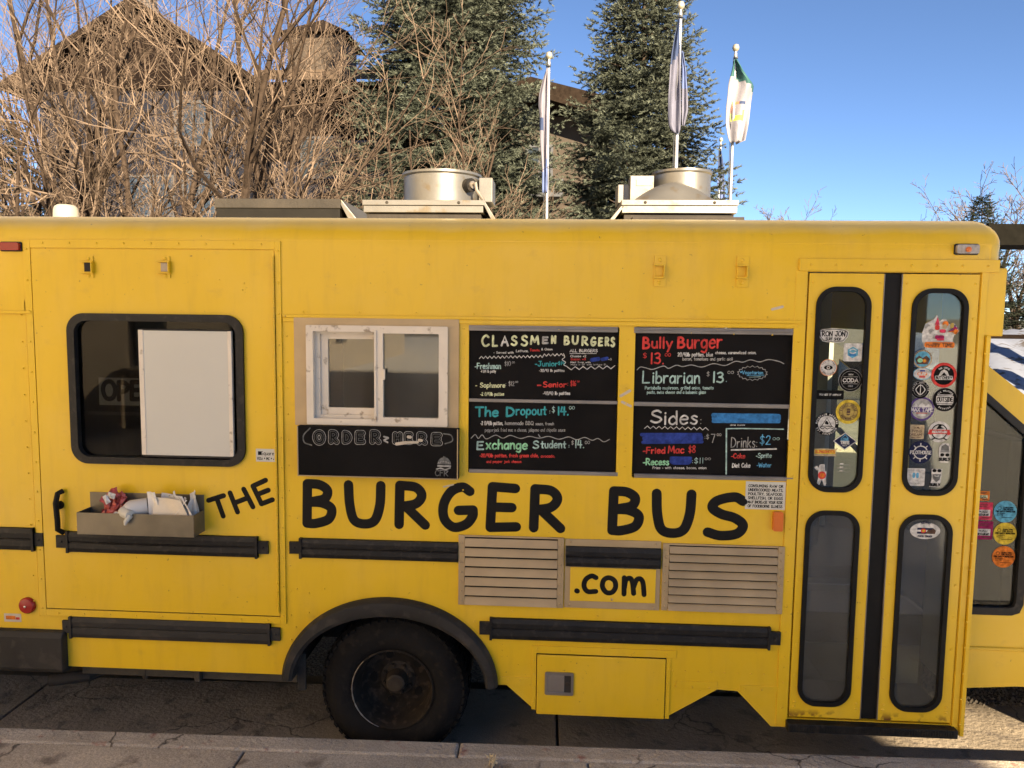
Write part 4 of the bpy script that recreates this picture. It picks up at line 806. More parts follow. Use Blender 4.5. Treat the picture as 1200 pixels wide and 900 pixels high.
s = Stk(990, 517, YG); s.shape([(-13.3,0),(0,10.2),(13.3,0),(0,-10.2)], I['white']).shape([(-12,0),(0,9.1),(12,0),(0,-9.1)], I['navy']).txt('LONE', 8.5, 3, I['ltblue'], 0, 2.2, .5).txt('TREE', 9.5, 3, I['white'], 0, -1.6, .5).line([(-3,4.4),(0,7.6),(3,4.4)], .4, I['ltblue']).txt('BREW', 5, 1.4, I['lgrey'], 0, -5, .2).done(d1, 'navy diamond sticker with a white border')
s = Stk(966.5, 530.1, YG); s.rect(25.4, 8.8, I['tan']).rect(23.5, 5, I['yellow'], 0, .6).txt('SLINGSHOTS', 22, 2.8, I['red'], 0, .9, .42).shape([(10,4),(14.4,5.4),(13,2.5)], I['tan']).done(d1, 'cream and yellow bar sticker with red writing')
s = Stk(961, 556, YG); W = I['white']
s.shape([(-1,12),(4.4,12.2),(5.5,2),(-2,2),(-2.4,8)], W).shape([(-7.4,8),(-4,10.5),(-2,6),(-4,4.5)], W).shape([(-2.6,4),(7.2,4),(6.6,-6),(-2.2,-6)], W).shape([(-2.6,-5.5),(1.8,-6),(-.5,-12.6),(-3.4,-12.8)], W).shape([(2.4,-6),(6.6,-5.5),(7.2,-12.8),(4.8,-13)], W).disc(4.6, I['red'], None, 2, -.8).disc(2.6, I['orange'], None, 2.4, -.8)
for a in (0, 2.2): s.line([(a+.5,11),(a+.8,4.5)], .35, I['lgrey'])
s.done(d1, 'white ribbon shaped sticker with a red C')
s = Stk(988, 548.5, YG)
for k in (4, 0, -4): s.line([(-7,k),(7,k-.3)], .22, I['lgrey']).rect(4, 1.5, W, -2, k+1)
s.done(d1, 'small white three line drawing')
s = Stk(1102, 390, YG)
s.shape([(-20,0),(-17,10),(-8,15),(-5,20),(-2,13),(1,15),(5,15.5),(9,10),(14,11),(17,8),(20.6,2),(15,-3),(14,-8),(16,-14),(0,-18.5),(-17,-16),(-20,-8)], W)
for k in range(5): s.disc(3.1, I['white' if k % 2 else 'lgrey'], None, -15+k*2.4, 7-k*2.8)
s.shape([(-7,9),(-4,18),(-1.6,9)], I['pink']).rect(5, 6, I['red'], -4, 6, 2).disc(3.4, I['orange'], None, 4.6, 10).disc(2.6, I['tan'], None, 4, 7).rect(7, 4, I['pink'], 2, 2, 1.5).rect(10, 4.4, I['magenta'], -1, -5, 1.5).rect(8, 2.4, I['pink'], 0, -7.6, 1)
for a, c_ in ((40, 'purple'), (22, 'magenta'), (4, 'orange'), (58, 'gold')): s.shape([(6+12*math.cos(R(a)), 0+9*math.sin(R(a))), (8.5+11*math.cos(R(a+6)), 2+10*math.sin(R(a+6))), (7,1)], I[c_]).disc(2.2, I[c_], 3, 7+8.6*math.cos(R(a)), 1+8.6*math.sin(R(a)))
s.rect(33, 6.4, I['orange'], -1, -13.6, 2).txt('HAPPY TIME', 28, 3.4, I['brown'], -1, -13.6, .5).done(d2, 'large colourful cut out sticker with feathers and an orange banner')
s = Stk(1081, 420.7, YG); s.disc(10.6, I['tan']).disc(8.8, I['sky']).shape([(-8,0),(-4,4),(0,1),(4,4),(8.2,0),(6,-6),(-6,-6)], I['brown']).disc(3, I['green'], 2.4, -2.6, -1.6).disc(2, I['orange'], None, 2.2, -2).disc(1, I['yellow'], None, 2.2, -2).arc('SUNSET RIVER', 9.7, I['brown'], 1.2, True, .18, 140).done(d2, 'round sticker with a small mountain landscape')
s = Stk(1080.7, 438, YG); s.disc(10.3, I['sky'], 7).disc(9.6, W, 6.3).rect(11, 4, I['orange'], 0, 0, 1.4).rect(6, 1.8, I['blue'], 0, 3.4, .6).rect(7, 1.8, I['red'], 0, -3.4, .6).txt('SURF', 9, 2.4, W, 0, 0, .4).done(d2, 'oval white sticker with an orange band')
s = Stk(1078.4, 456.7, YG); s.disc(10.2, I['lgrey']).disc(9.9, I['black']).disc(7.6, I['lgrey']).disc(7.3, I['black']).line([(0,6),(0,-6)], .55, W).line([(-1.6,5),(-5,0),(-1.6,-5)], .5, W, True).line([(1.6,5),(5,0),(1.6,-5)], .5, W, True).line([(-1.6,5),(1.6,5)], .4, W).line([(-1.6,-5),(1.6,-5)], .4, W).arc('FOCUS AND FLOW', 8.7, W, 1.3, True, .18, 200).done(d2, 'round black sticker with a white lens emblem')
s = Stk(1106, 439.6, YG); s.disc(14.2, I['red']).disc(11.2, I['black']).shape([(-6,-1),(-3.4,4.6),(0,6.6),(3.4,4.6),(6,-1)], W).shape([(-3.6,-1),(0,3.4),(3.6,-1)], I['black']).rect(19.5, 4.6, W, 0, -3, .8).txt('BUTCHERY', 17.5, 3, I['black'], 0, -3, .5).arc('THE LOCAL', 8.6, W, 1.7, True, .25, 90).done(d2, 'round red and black butchery sticker')
s = Stk(1107, 468.4, YG); s.disc(13.8, I['lgrey']).disc(13.4, I['black']).rect(19, 8.6, W, 0, 0, .8).txt('OUTSIDE', 17, 5, I['black'], 0, .4, .6).line([(-8,5.4),(8,5.4)], .5, W).line([(-8,-5.4),(8,-5.4)], .5, W).arc('ALL WEATHER', 10.3, W, 1.5, True, .22, 110).arc('BREWING', 10.3, W, 1.5, False, .22, 80).done(d2, 'round black sticker with a white block of letters')
s = Stk(1080.2, 479, YG); s.disc(13.8, I['purple']).disc(11.6, I['lgrey']).shape([(-11,1.6),(-7,6),(-4,3),(0,7.4),(4,3),(7,6),(11,1.6)], W).rect(27, 5.4, I['purple'], 0, -1, .8).txt('MAX TAPE', 24, 3.8, W, 0, -1, .7).rect(9, 3, W, 0, -7, .4).line([(-6,-5),(6,-5)], .4, I['red']).done(d2, 'round purple sticker reading MAX TAPE')
s = Stk(1073.1, 506, YG); s.rect(18.6, 16.4, I['tan'], r=.8).txt('LIVING', 13, 2.5, I['brown'], 0, .8, .28).txt('DREAM', 13, 2.5, I['brown'], 0, -3.2, .28).shape([(-3,4),(-1,5.4),(0,4.4),(2,6),(4.6,4)], I['brown']).line([(-6,-6),(0,-7.2),(6,-6)], .3, I['brown']).done(d2, 'tan square sticker reading LIVING DREAM')
s = Stk(1100.7, 506, YG); s.disc(12.3, W).disc(9, I['black']).disc(7.8, W).rect(23, 5, I['red'], 0, 0, .6).shape([(-13,-2.4),(-10,2.4),(-8.6,-4)], I['red']).shape([(13,-2.4),(10,2.4),(8.6,-4)], I['red']).txt('MOUNTAIN', 16, 2.2, W, 0, 0, .4).shape([(-4,3),(-1,8),(3,8.6),(1,6),(5,4)], I['black']).line([(-8,-9),(-4.5,-7)], .7, I['black']).line([(8,-9),(4.5,-7)], .7, I['black']).done(d2, 'round white sticker with a red banner')
s = Stk(1078.4, 530, YG); s.disc(13.2, I['navy'])
for k in range(8): s.line([(4*math.cos(R(45*k)), 4*math.sin(R(45*k))), (10.4*math.cos(R(45*k)), 10.4*math.sin(R(45*k)))], .5, W)
s.disc(8, W).disc(6.7, I['navy']).rect(25, 5, I['navy'], 0, 0, .8).txt('PILOTHOUSE', 23, 3.6, W, 0, 0, .5).done(d2, 'round navy sticker with a ship wheel reading PILOTHOUSE')
s = Stk(1107, 532, YG); s.shape([(-6.5,8),(-4,12),(0,13),(4,12),(6,7),(5.6,-1),(4.6,-10),(-4.8,-10),(-6.4,-1)], W).shape([(-5,2),(-4,9),(0,11.6),(4,9),(4.8,2)], I['grey']).line([(-4.6,3.4),(4.6,3.4)], .8, I['lgrey']).disc(2.3, I['black'], 1.9, -2.8, -1).disc(2.3, I['black'], 1.9, 2.8, -1).txt('SURLY', 12, 3, I['black'], 0, -6.2, .55).done(d2, 'white head with dark knit cap sticker')
s = Stk(1097.4, 558.6, YG); s.shape([(-6,9),(6,9),(5.4,2),(5,-4),(4,-12),(-7.6,-12),(-5.4,-4),(-5.6,2)], W).disc(2.4, I['black'], 1.9, -2.7, 7).disc(2.4, I['black'], 1.9, 2.7, 7).shape([(-4.8,3),(4.8,3),(3.6,-3),(0,-6.4),(-3.6,-3)], I['grey']).line([(-2,1),(0,.4),(2,1)], .6, W).txt('SURLY', 11, 2.8, I['black'], -1.4, -9.4, .55).done(d2, 'white bearded head with sunglasses sticker')
s = Stk(1072.6, 559, YG); s.rect(21, 20.4, W, r=.8).rect(3, 6.4, I['ltblue'], -1.8, 2, 1.3).rect(3, 6.4, I['ltblue'], 2.2, 2, 1.3).txt('DRINK LOCAL', 17, 1.7, I['lgrey'], 0, 8, .22).txt('COLORADO', 14, 1.7, I['lgrey'], 0, -7.6, .22).line([(-6,3),(-6,-1)], .3, I['lgrey']).line([(6,3),(6,-1)], .3, I['lgrey']).done(d2, 'white square sticker with two small cans')
s = Stk(1084, 622, YG); s.disc(17.3, I['lgrey'], 10).disc(16.9, W, 9.6).rect(18, 7, I['navy'], 0, 0, .4).rect(18, 2.2, W, 0, 0, .2).disc(2.9, I['red'], None, -2, 0).disc(1.5, I['yellow'], None, -2, 0).shape([(1,-3),(3,2),(6,1),(9,3.4),(12,.5),(11,-3.4)], I['brown']).arc('COLORADO', 10, I['navy'], 1.9, True, .3, 60).txt('FOOD TRUCK', 16, 1.9, I['navy'], 0, -6.4, .28).done(d2, 'white oval sticker with a blue red and yellow flag')

# ------------------------------------------------------------------ fender flare, wheel, underside
fc = (-.792, .455)
fl = MB(); vs = []; fsx = []; N = 40
for i in range(N+1):
    t = R(178-(176.)*i/N)
    for (rx, rz, y) in ((.535,.436,.001), (.535,.436,-.030), (.520,.422,-.052), (.492,.372,-.056), (.478,.352,-.044), (.478,.352,.03)):
        vs.append((fc[0]+rx*math.cos(t), y, fc[1]+rz*math.sin(t)-.012))
for i in range(N):
    for k in range(5): a = i*6+k; fsx.append((a, a+1, a+7, a+6))
fsx.append((0,1,2,3,4,5)); fsx.append(tuple(N*6+k for k in (5,4,3,2,1,0)))
fl.add(vs, fsx); fl.build('fender_flare', M['flare'], bus, smooth=True)
ww = MB(); vs = []; fsx = []
for i in range(21):
    t = R(180-9*i)
    for y in (.031, .75): vs.append((fc[0]+.50*math.cos(t), y, .43+.42*math.sin(t)))
for i in range(20): fsx.append((2*i, 2*i+1, 2*i+3, 2*i+2))
fsx.append(tuple(2*i+1 for i in range(21)))
ww.add(vs, fsx); ww.build('wheel_well', M['frame'], bus)
mf = MB(); mf.box(-1.268, .03, .37, -1.225, .045, .56); mf.build('mud_flap', M['flare'], bus, bevel=.004)
RT = .374
def wheel(cx, y, inner=True, par=None):
    wv = thing('wheel', (cx, y, RT), None, None); wv.parent = par; wv.matrix_parent_inverse = wm(par).inverted()
    t = MB()
    t.lathe([(.200,.012),(.214,.000),(.235,-.012),(.275,-.022),(.310,-.018),(.336,.004),(.362,.018),(.372,.045),(.372,.19),(.362,.216),(.31,.25),(.25,.245),(.205,.23)], (cx,y,RT), 'y', 64, open=True)
    rq = random.Random(2)
    for i in range(52):                                    # shoulder and tread lugs
        a = 2*math.pi*i/52; ca, sa = math.cos(a), math.sin(a); tx, tz = -sa, ca; hw = .0125
        for (y0, y1, r0, r1, off) in ((.002,.052,.350,.3755,0), (.066,.118,.362,.378,.5), (.132,.185,.362,.378,0)):
            q = []
            for yy in (y0, y1):
                for rr_ in (r0, r1):
                    rx = rr_-(.014 if (yy == .002 and rr_ == r1) else 0)
                    for sgn in (-1, 1):
                        aa = off*2*math.pi/52
                        x = rx*math.cos(a+aa)+tx*hw*sgn; z = rx*math.sin(a+aa)+tz*hw*sgn; q.append((cx+x, y+yy, RT+z))
            t.add(q, [(0,1,3,2),(4,6,7,5),(0,4,5,1),(2,3,7,6),(0,2,6,4),(1,5,7,3)])
    t.build('tyre', M['tyre'], wv, smooth=True)
    r = MB()
    r.lathe([(.200,.014),(.209,.001),(.209,-.006),(.203,-.008),(.198,.001),(.192,.02),(.186,.05),(.180,.09),(.176,.125),(.165,.138),(.12,.142),(.085,.136),(.07,.130)], (cx,y,RT), 'y', 56, open=True)
    o = r.build('rim', M['rim'], wv, smooth=True)
    sc = MB(); aa = [R(135+i*5) for i in range(24)]; sc.tube([(cx+.2065*math.cos(q), y-.0075, RT+.2065*math.sin(q)) for q in aa], [.0015+.0035*math.sin(i/23*math.pi)*(.6+.4*math.sin(i*2.3)) for i in range(24)], 6); sc.build('rim_lip', M['alu'], wv)
    h = MB(); h.lathe([(.09,.132),(.075,.128),(.058,.115),(.052,.085),(.048,.060),(.038,.054),(0,.052)], (cx,y,RT), 'y', 28)
    for i in range(8):
        a = 2*math.pi*(i+.4)/8; h.lathe([(.011,.138),(.011,.112),(.007,.106),(0,.105)], (cx+.073*math.cos(a), y, RT+.073*math.sin(a)), 'y', 6)
    h.build('hub', M['hub'], wv, smooth=False)
    k = MB()
    for i in range(5):
        a = R(38+72*i); x, z = cx+.128*math.cos(a), RT+.128*math.sin(a)
        pts = [(x+.021*math.cos(q)*-math.sin(a)+.029*math.sin(q)*math.cos(a)*.7, z+.021*math.cos(q)*math.cos(a)*1.3+.029*math.sin(q)*math.sin(a)*.7) for q in np.linspace(0, 6.283, 18, endpoint=False)]
        poly(k, pts, y+.1405, None, .004)
    k.build('rim_hole', M['black'], wv)
    return wv
wheel(P(457, 808)[0], .065, True, bus)
for yy in (.36, 1.85):
    t = MB(); t.lathe([(.2,.0),(.31,-.02),(.35,.02),(.3525,.05),(.3525,.19),(.31,.25),(.2,.23)], (P(459,808)[0], yy, RT), 'y', 40); t.build('tyre', M['tyre'], bus, smooth=True)
uf = MB()
uf.box(XL, .031, .74, -1.34, W2-.03, .78); uf.box(-1.34, .75, .74, -.24, W2-.03, .781); uf.box(-.24, .031, .741, ent[0]-.02, W2-.03, .781); uf.box(-1.34, .031, .90, -.24, .75, .93)
us = MB(); us.box(-2.43, .10, .375, -1.81, .16, .52); us.box(-1.80, .12, .362, -1.30, .18, .50); us.box(-1.83, .09, .36, -1.80, .13, .50); us.build('underside_rail', mat('dusty_chassis', (.06,.05,.035), .85, var=.35, scale=6, bump=.2), bus, bevel=.004)
uf.box(XL, .55, .42, 3.0, .67, .60); uf.box(XL, 1.5, .42, 3.0, 1.62, .60)
uf.box(-.07, .02, .34, .56, .6, .70); uf.box(-.9, .9, .26, -.7, 1.3, .48); uf.tube([(-.79,.3,RT),(-.79,1.9,RT)], .06, 10)
uf.box(ent[0], .35, .36, ent[2]+.03, .9, .74); uf.box(.1, .8, .2, .9, 1.4, .5)
uf.build('undercarriage', M['frame'], bus, bevel=.004)
ex = MB(); a = P(90, 800, .12); ex.tube([(a[0]-.13,.10,a[1]+.02),(a[0]+.05,.14,a[1]+.03),(a[0]+.2,.4,a[1]+.05)], .032, 12); ex.tube([(-2.06,.12,.55),(-2.1,.11,.36)], .014, 6); ex.build('exhaust_pipe', M['frame'], bus, smooth=True)
bp = MB(); a = RP(-100, 737, 75, 786, -.03); pr = [(.03,a[1]),(-.035,a[1]+.006),(-.048,a[1]+.03),(-.048,a[3]-.03),(-.03,a[3]-.006),(.03,a[3])]
vs = [(XL-.15,y,z) for y, z in pr]+[(a[2],y,z) for y, z in pr]; bp.add(vs, [(i,(i+1)%6,(i+1)%6+6,i+6) for i in range(6)]+[(5,4,3,2,1,0),(6,7,8,9,10,11)])
bp.box(XL-.15, .03, a[1]+.01, XL-.03, W2, a[3]); bp.build('rear_bumper', M['flare'], bus, bevel=.006)
# rear quarter trim left of the service door
qt = MB(); strip(qt, P(33,400)[0]-.01, .72, fx0-.004, 2.30, .004); 
for zz in np.arange(.8, 2.3, .13): qt.rivet(fx0-.03, -.004, float(zz), .005)
qt.build('corner_strip', Y_, bus, bevel=.002)
# ------------------------------------------------------------------ far side, ends and the inside of the bus
fw = MB(); dw = (1.16, 1.35, 1.86, 2.22)
plate(fw, [(XL,zs),(XP,zs),(XP,2.6),(XL,2.6)], [rr(*dw, .06), rr(-1.6,1.5,-.9,2.1,.06)], W2-.03, W2); fw.box(XL, .03, zs, XL+.04, W2-.03, 2.62)
fw.build('far_wall', Y_, bus)
gw = MB(); gw.box(dw[0]-.01, W2-.018, dw[1]-.01, dw[2]+.01, W2-.014, dw[3]+.01); gw.box(-1.61, W2-.018, 1.49, -.89, W2-.014, 2.11); gw.build('far_window', M['cglass'], bus)
ins = MB(); i_ = M['inside']; dk = M['dark']
ins.box(XL+.05, .04, 2.50, 2.0, W2-.04, 2.52, i_)                     # ceiling
ins.box(XL+.05, .04, .785, 1.05, W2-.04, .80, M['galv']); 
ins.box(1.02, .05, .80, 1.05, 1.0, 2.495, i_); ins.box(1.02, 1.0, .80, 1.05, W2-.04, 1.6, dk)
ins.box(1.08, 1.0, .42, 2.0, W2-.04, .78, dk); ins.box(ent[0]+.0, .10, .36, ent[2], .34, .38, M['rubber']); ins.box(ent[0], .34, .38, ent[2], .36, .58, M['galv']); ins.box(ent[0], .36, .56, ent[2], .66, .58, M['rubber']); ins.box(ent[0], .66, .58, ent[2], .68, .78, M['galv'])
ins.box(-1.36, .20, .80, -1.33, W2-.04, 2.495, dk); ins.box(-2.6, .32, .80, -1.36, .35, 2.495, M['black'])
ins.box(-1.0, 1.35, 1.95, .6, 1.40, 2.45, M['alu']); ins.box(-1.2, W2-.08, .8, 1.0, W2-.045, 1.45, i_); ins.box(-1.2, 1.5, .8, 1.0, W2-.09, 1.30, M['alu']); ins.box(-1.3, .35, 1.2, .95, .7, 1.24, M['alu'])
ins.box(-1.3, 1.02, .81, .1, 1.04, 2.49, i_); ins.box(-1.0, .75, 1.24, -.75, .98, 1.62, M['tray']); ins.box(-.62, .7, 1.24, -.5, .8, 1.50, M['cream']); ins.box(-.40, .75, 1.24, -.12, .98, 1.56, M['alu']); ins.box(-.35, 1.0, .81, -.02, 1.45, 2.1, i_)
ins.build('interior', None, bus)
se = MB(); c = (1.62, 1.45)
se.box(c[0]-.25, c[1]-.24, 1.02, c[0]+.22, c[1]+.24, 1.16); se.box(c[0]-.30, c[1]-.24, 1.16, c[0]-.20, c[1]+.24, 1.72); se.box(c[0]-.28, c[1]-.13, 1.74, c[0]-.20, c[1]+.13, 1.92); se.box(c[0]-.1, c[1]-.1, .78, c[0]+.1, c[1]+.1, 1.02)
se.build('driver_seat', M['dark'], bus, bevel=.04)
gp = MB(); gp.tube([(ent[0]+.50,.40,.78),(ent[0]+.50,.40,1.5),(ent[0]+.50,.9,1.62)], .016, 8); gp.tube([(1.18,.5,1.3),(1.18,.5,2.45)], .018, 8); gp.tube([(1.66,.3,1.0),(1.72,.3,1.5),(1.60,.3,2.45)], .014, 6); gp.build('grab_rail', M['alu'], bus, smooth=True)
bp2 = MB()
bp2.box(XP-.03, .10, .5, XP, .35, 2.55); bp2.build('front_wall', M['inside'], bus); bp3 = MB(); bp3.box(XP-.03, W2-.30, .5, XP, W2-.031, 2.55); bp3.build('front_wall', M['inside'], bus)
# ------------------------------------------------------------------ cab at the front
YC = .15
A0 = P(1160, 432, YC); A1 = P(1200, 468, YC); sl_ = (A1[1]-A0[1])/(A1[0]-A0[0])
zh_ = 1.22; xh_ = A0[0]+(zh_-A0[1])/sl_; xr = XP+.03; zr = A0[1]+(xr-A0[0])*sl_
zbm = P(1185, 807, YC)[1]
wcx, wcz = P(1200, 770, YC)[0]+.90, .36
co = [(xr, zbm-.01), (P(1194, 800, YC)[0]-.012, zbm+.012)]
co += [(wcx+.42*math.cos(R(a)), wcz+.42*math.sin(R(a))) for a in range(165, 14, -9)]
co += [(wcx+.62, .42), (wcx+.66, .98), (wcx+.55, 1.06), (xh_+.12, zh_), (xr, zr)]
L0, L1 = P(1156, 466, YC), P(1201, 505, YC); xw = P(1203, 620, YC)[0]; zw0 = P(1170, 719, YC)[1]
ztop = lambda x: A0[1]+(x-A0[0])*sl_-.125
xl = xr+.05
wh = [(xl, zw0), (xw-.05, zw0), (xw-.015, zw0+.015), (xw, zw0+.05), (xw+.0, ztop(xw)), (xl, ztop(xl))]
cb = MB(); plate(cb, co, [wh], YC, YC+.03); whf = [(xl, zw0+.1), (xw+.28, zw0+.1), (xw+.28, ztop(xw+.28)+.04), (xl, ztop(xl)+.04)]; plate(cb, co, [whf], W2-YC-.03, W2-YC)
cb.tube([(xr,YC-.002,zbm+.20),(wcx-.45,YC-.002,zbm+.20)], .010, 6)
yb1, yb2 = YC+.03, W2-YC-.03
cb.add([(wcx+.66,yb1,.98),(wcx+.55,yb1,1.06),(xh_+.12,yb1,zh_),(wcx+.66,yb2,.98),(wcx+.55,yb2,1.06),(xh_+.12,yb2,zh_)], [(0,1,4,3),(1,2,5,4)])
cb.box(wcx+.60, yb1, .45, wcx+.66, yb2, .98); 
cab = cb.build('cab', Y_, bus, bevel=.004)
cab2 = MB(); n2 = len(wh)
inn = [(xl, zw0+.03), (xw-.062, zw0+.03), (xw-.036, zw0+.038), (xw-.028, zw0+.062), (xw-.028, ztop(xw-.028)-.035), (xl, ztop(xl)-.035)]
plate(cab2, [(xl-.004, zw0-.006), (xw-.045, zw0-.006), (xw-.008, zw0+.008), (xw+.008, zw0+.05), (xw+.008, ztop(xw)+.004), (xl-.004, ztop(xl)+.008)], [inn], YC-.008, YC+.012)
cab2.build('window_gasket', M['rubber'], cab, bevel=.003)
for yy in (YC+.014, W2-YC-.018):
    g_ = MB(); plate(g_, ([(xl-.002, zw0+.01), (xw-.02, zw0+.01), (xw-.01, ztop(xw)-.01), (xl-.002, ztop(xl)-.01)] if yy < 1 else [(a_-.002 if a_ == xl else a_+.01, b_) for a_, b_ in whf]), [], yy, yy+.004); g_.build('window_pane', M['cglass'], cab)
wsn = MB(); q0 = (A0[0]-.3, A0[1]-.3*sl_*1.0); 
wsn.add([(xr+.1, yb1, zr-.1*abs(sl_)-.03), (xh_+.06, yb1, zh_-.02), (xh_+.06, yb2, zh_-.02), (xr+.1, yb2, zr-.1*abs(sl_)-.03)], [(0,1,2,3)]); wsn.build('windshield', M['cglass'], cab)
lin = MB(); plate(lin, co, [whf], yb2-.012, yb2-.004); lin.build('cab_lining', mat('brown_lining', (.055, .048, .038), .8, var=.2), cab)
ci = MB(); ci.box(xr, yb1+.01, zw0-.12, xh_, yb2-.01, zw0-.10, M['dark']); ci.box(xh_-.35, yb1+.02, zh_-.22, xh_, yb2-.02, zh_-.05, M['dark'])
ci.box(2.35, .35, zw0-.10, 2.75, .75, zw0+.16, M['redl']); ci.box(2.28, .35, zw0-.1, 2.38, .75, 1.66, M['dark']); ci.box(2.30, .44, 1.68, 2.37, .66, 1.86, M['dark'])
ci.build('cab_interior', None, cab, bevel=.02)
fw_ = thing('wheel', (wcx, YC, RT), None, None); fw_.parent = bus; fw_.matrix_parent_inverse = wm(bus).inverted()
t = MB(); t.lathe([(.200,.012),(.214,.0),(.275,-.022),(.336,.004),(.3525,.05),(.3525,.19),(.31,.25),(.2,.23)], (wcx,YC+.03,RT), 'y', 56); t.lathe([(.2,.0),(.336,.004),(.3525,.05),(.3525,.19),(.31,.25),(.2,.23)], (wcx,W2-YC-.27,RT), 'y', 40); t.build('tyre', M['tyre'], fw_, smooth=True)
t = MB(); t.lathe([(.204,.0),(.19,.03),(.14,.05),(.09,.02),(.06,-.02),(0,-.03)], (wcx,YC+.03,RT), 'y', 40, open=True); t.build('rim', M['rim'], fw_, smooth=True)
hl = MB()
for y in (YC+.12, W2-YC-.32): hl.box(wcx+.661, y, .66, wcx+.675, y+.2, .82)
hl.build('headlight', M['clear'], cab, bevel=.01)
gr = MB(); gr.box(wcx+.661, YC+.36, .62, wcx+.67, W2-YC-.36, .86, M['black']); gr.box(wcx+.6, YC, .40, wcx+.76, W2-YC, .56, M['chrome']); gr.build('front_bumper', None, cab, bevel=.012)
YS = YC+.0135
# discs of the cab window
for (cx, cy, rr_, m_, lb) in ((1178,599.6,13.4,'sky','blue round inspection sticker on the cab window'),(1177.6,625.3,13.6,'yellow','yellow round inspection sticker on the cab window'),(1176,652.5,13.4,'orange','orange round inspection sticker on the cab window')):
    s = Stk(cx, cy, YS); s.disc(rr_, INK[m_]).disc(2.2, INK['black'], None, -7, 4.2).disc(1.7, INK[m_], None, -7, 4.2).txt('STEAMBOAT SPRINGS', 12, 1.4, I['black'], 3, 5.2, .16).txt('FIRE RESCUE', 12, 1.6, I['black'], 3, 3, .22).txt('FIRE SAFETY INSPECTION', 22, 1.7, I['black'], 0, .4, .24).txt('PASSED', 9, 1.2, I['black'], -5, -2, .16).txt('DATE', 7, 1.2, I['black'], -6, -4, .16).line([(-4,-7),(8,-7)], .25, I['black']); s.done(cab, lb)
for (cx, cy, w_, h_, m_, t1, t2) in ((1153,581,13,11.5,'orange','FD','OK'),(1153.5,599,19,21.5,'pink','MOBILE','RESTAURANT'),(1153.5,621.5,19.5,22.5,'magenta','MOBILE','RESTAURANT')):
    s = Stk(cx, cy, YS); s.rect(w_, h_, INK[m_]).rect(w_*.8, h_*.36, INK['cream' if h_ < 12 else 'white'], -.8, -h_*.1).txt(t1, w_*.5, h_*.11, I['black'], -1, -h_*.03, .3).txt(t2, w_*.66, h_*.11, I['black'], -1, -h_*.2, .3).line([(-w_*.3, h_*.36), (w_*.2, h_*.36)], .35, I['brown']).line([(-w_*.3, h_*.26), (w_*.1, h_*.26)], .35, I['brown']).line([(-w_*.1, -h_*.38), (w_*.3, -h_*.38)], .5, I['brown']); s.done(cab, m_+' square permit sticker at the edge of the cab window')
# ------------------------------------------------------------------ on the roof
ZR = ZT+.004
vc = MB(); x, zt_ = P(77, 239, .5); vc.lathe([(.066,ZR-.01),(.062,ZR+.06),(.056,zt_-.016),(.042,zt_-.006),(0,zt_-.002)], (x,.5,0), 'z', 24); vc.build('roof_vent_cap', mat('cap_cream', (.30,.28,.235), .5, var=.1), bus, smooth=True)
ha = MB(); Yh = .55; a = RP(253, 233, 398, 252, Yh)
ha.box(a[0], Yh, ZR-.02, a[2], Yh+.55, a[3]-.045, M['black']); ha.box(a[0]-.006, Yh-.008, a[3]-.05, a[2]+.006, Yh+.56, a[3], M['frame'])
xe = P(418, 250, Yh)[0]; ha.add([(a[2]+.007,Yh-.006,a[3]),(a[2]+.007,Yh+.5,a[3]),(xe,Yh+.5,ZR+.03),(xe,Yh-.006,ZR+.03),(a[2]+.007,Yh-.006,a[3]-.03),(a[2]+.007,Yh+.5,a[3]-.03),(xe-.03,Yh+.5,ZR+.0),(xe-.03,Yh-.006,ZR+.0)], [(0,1,2,3),(7,6,5,4),(0,3,7,4),(1,5,6,2),(2,6,7,3),(0,4,5,1)], M['galv'])
ha.build('roof_hatch', None, bus, bevel=.003)
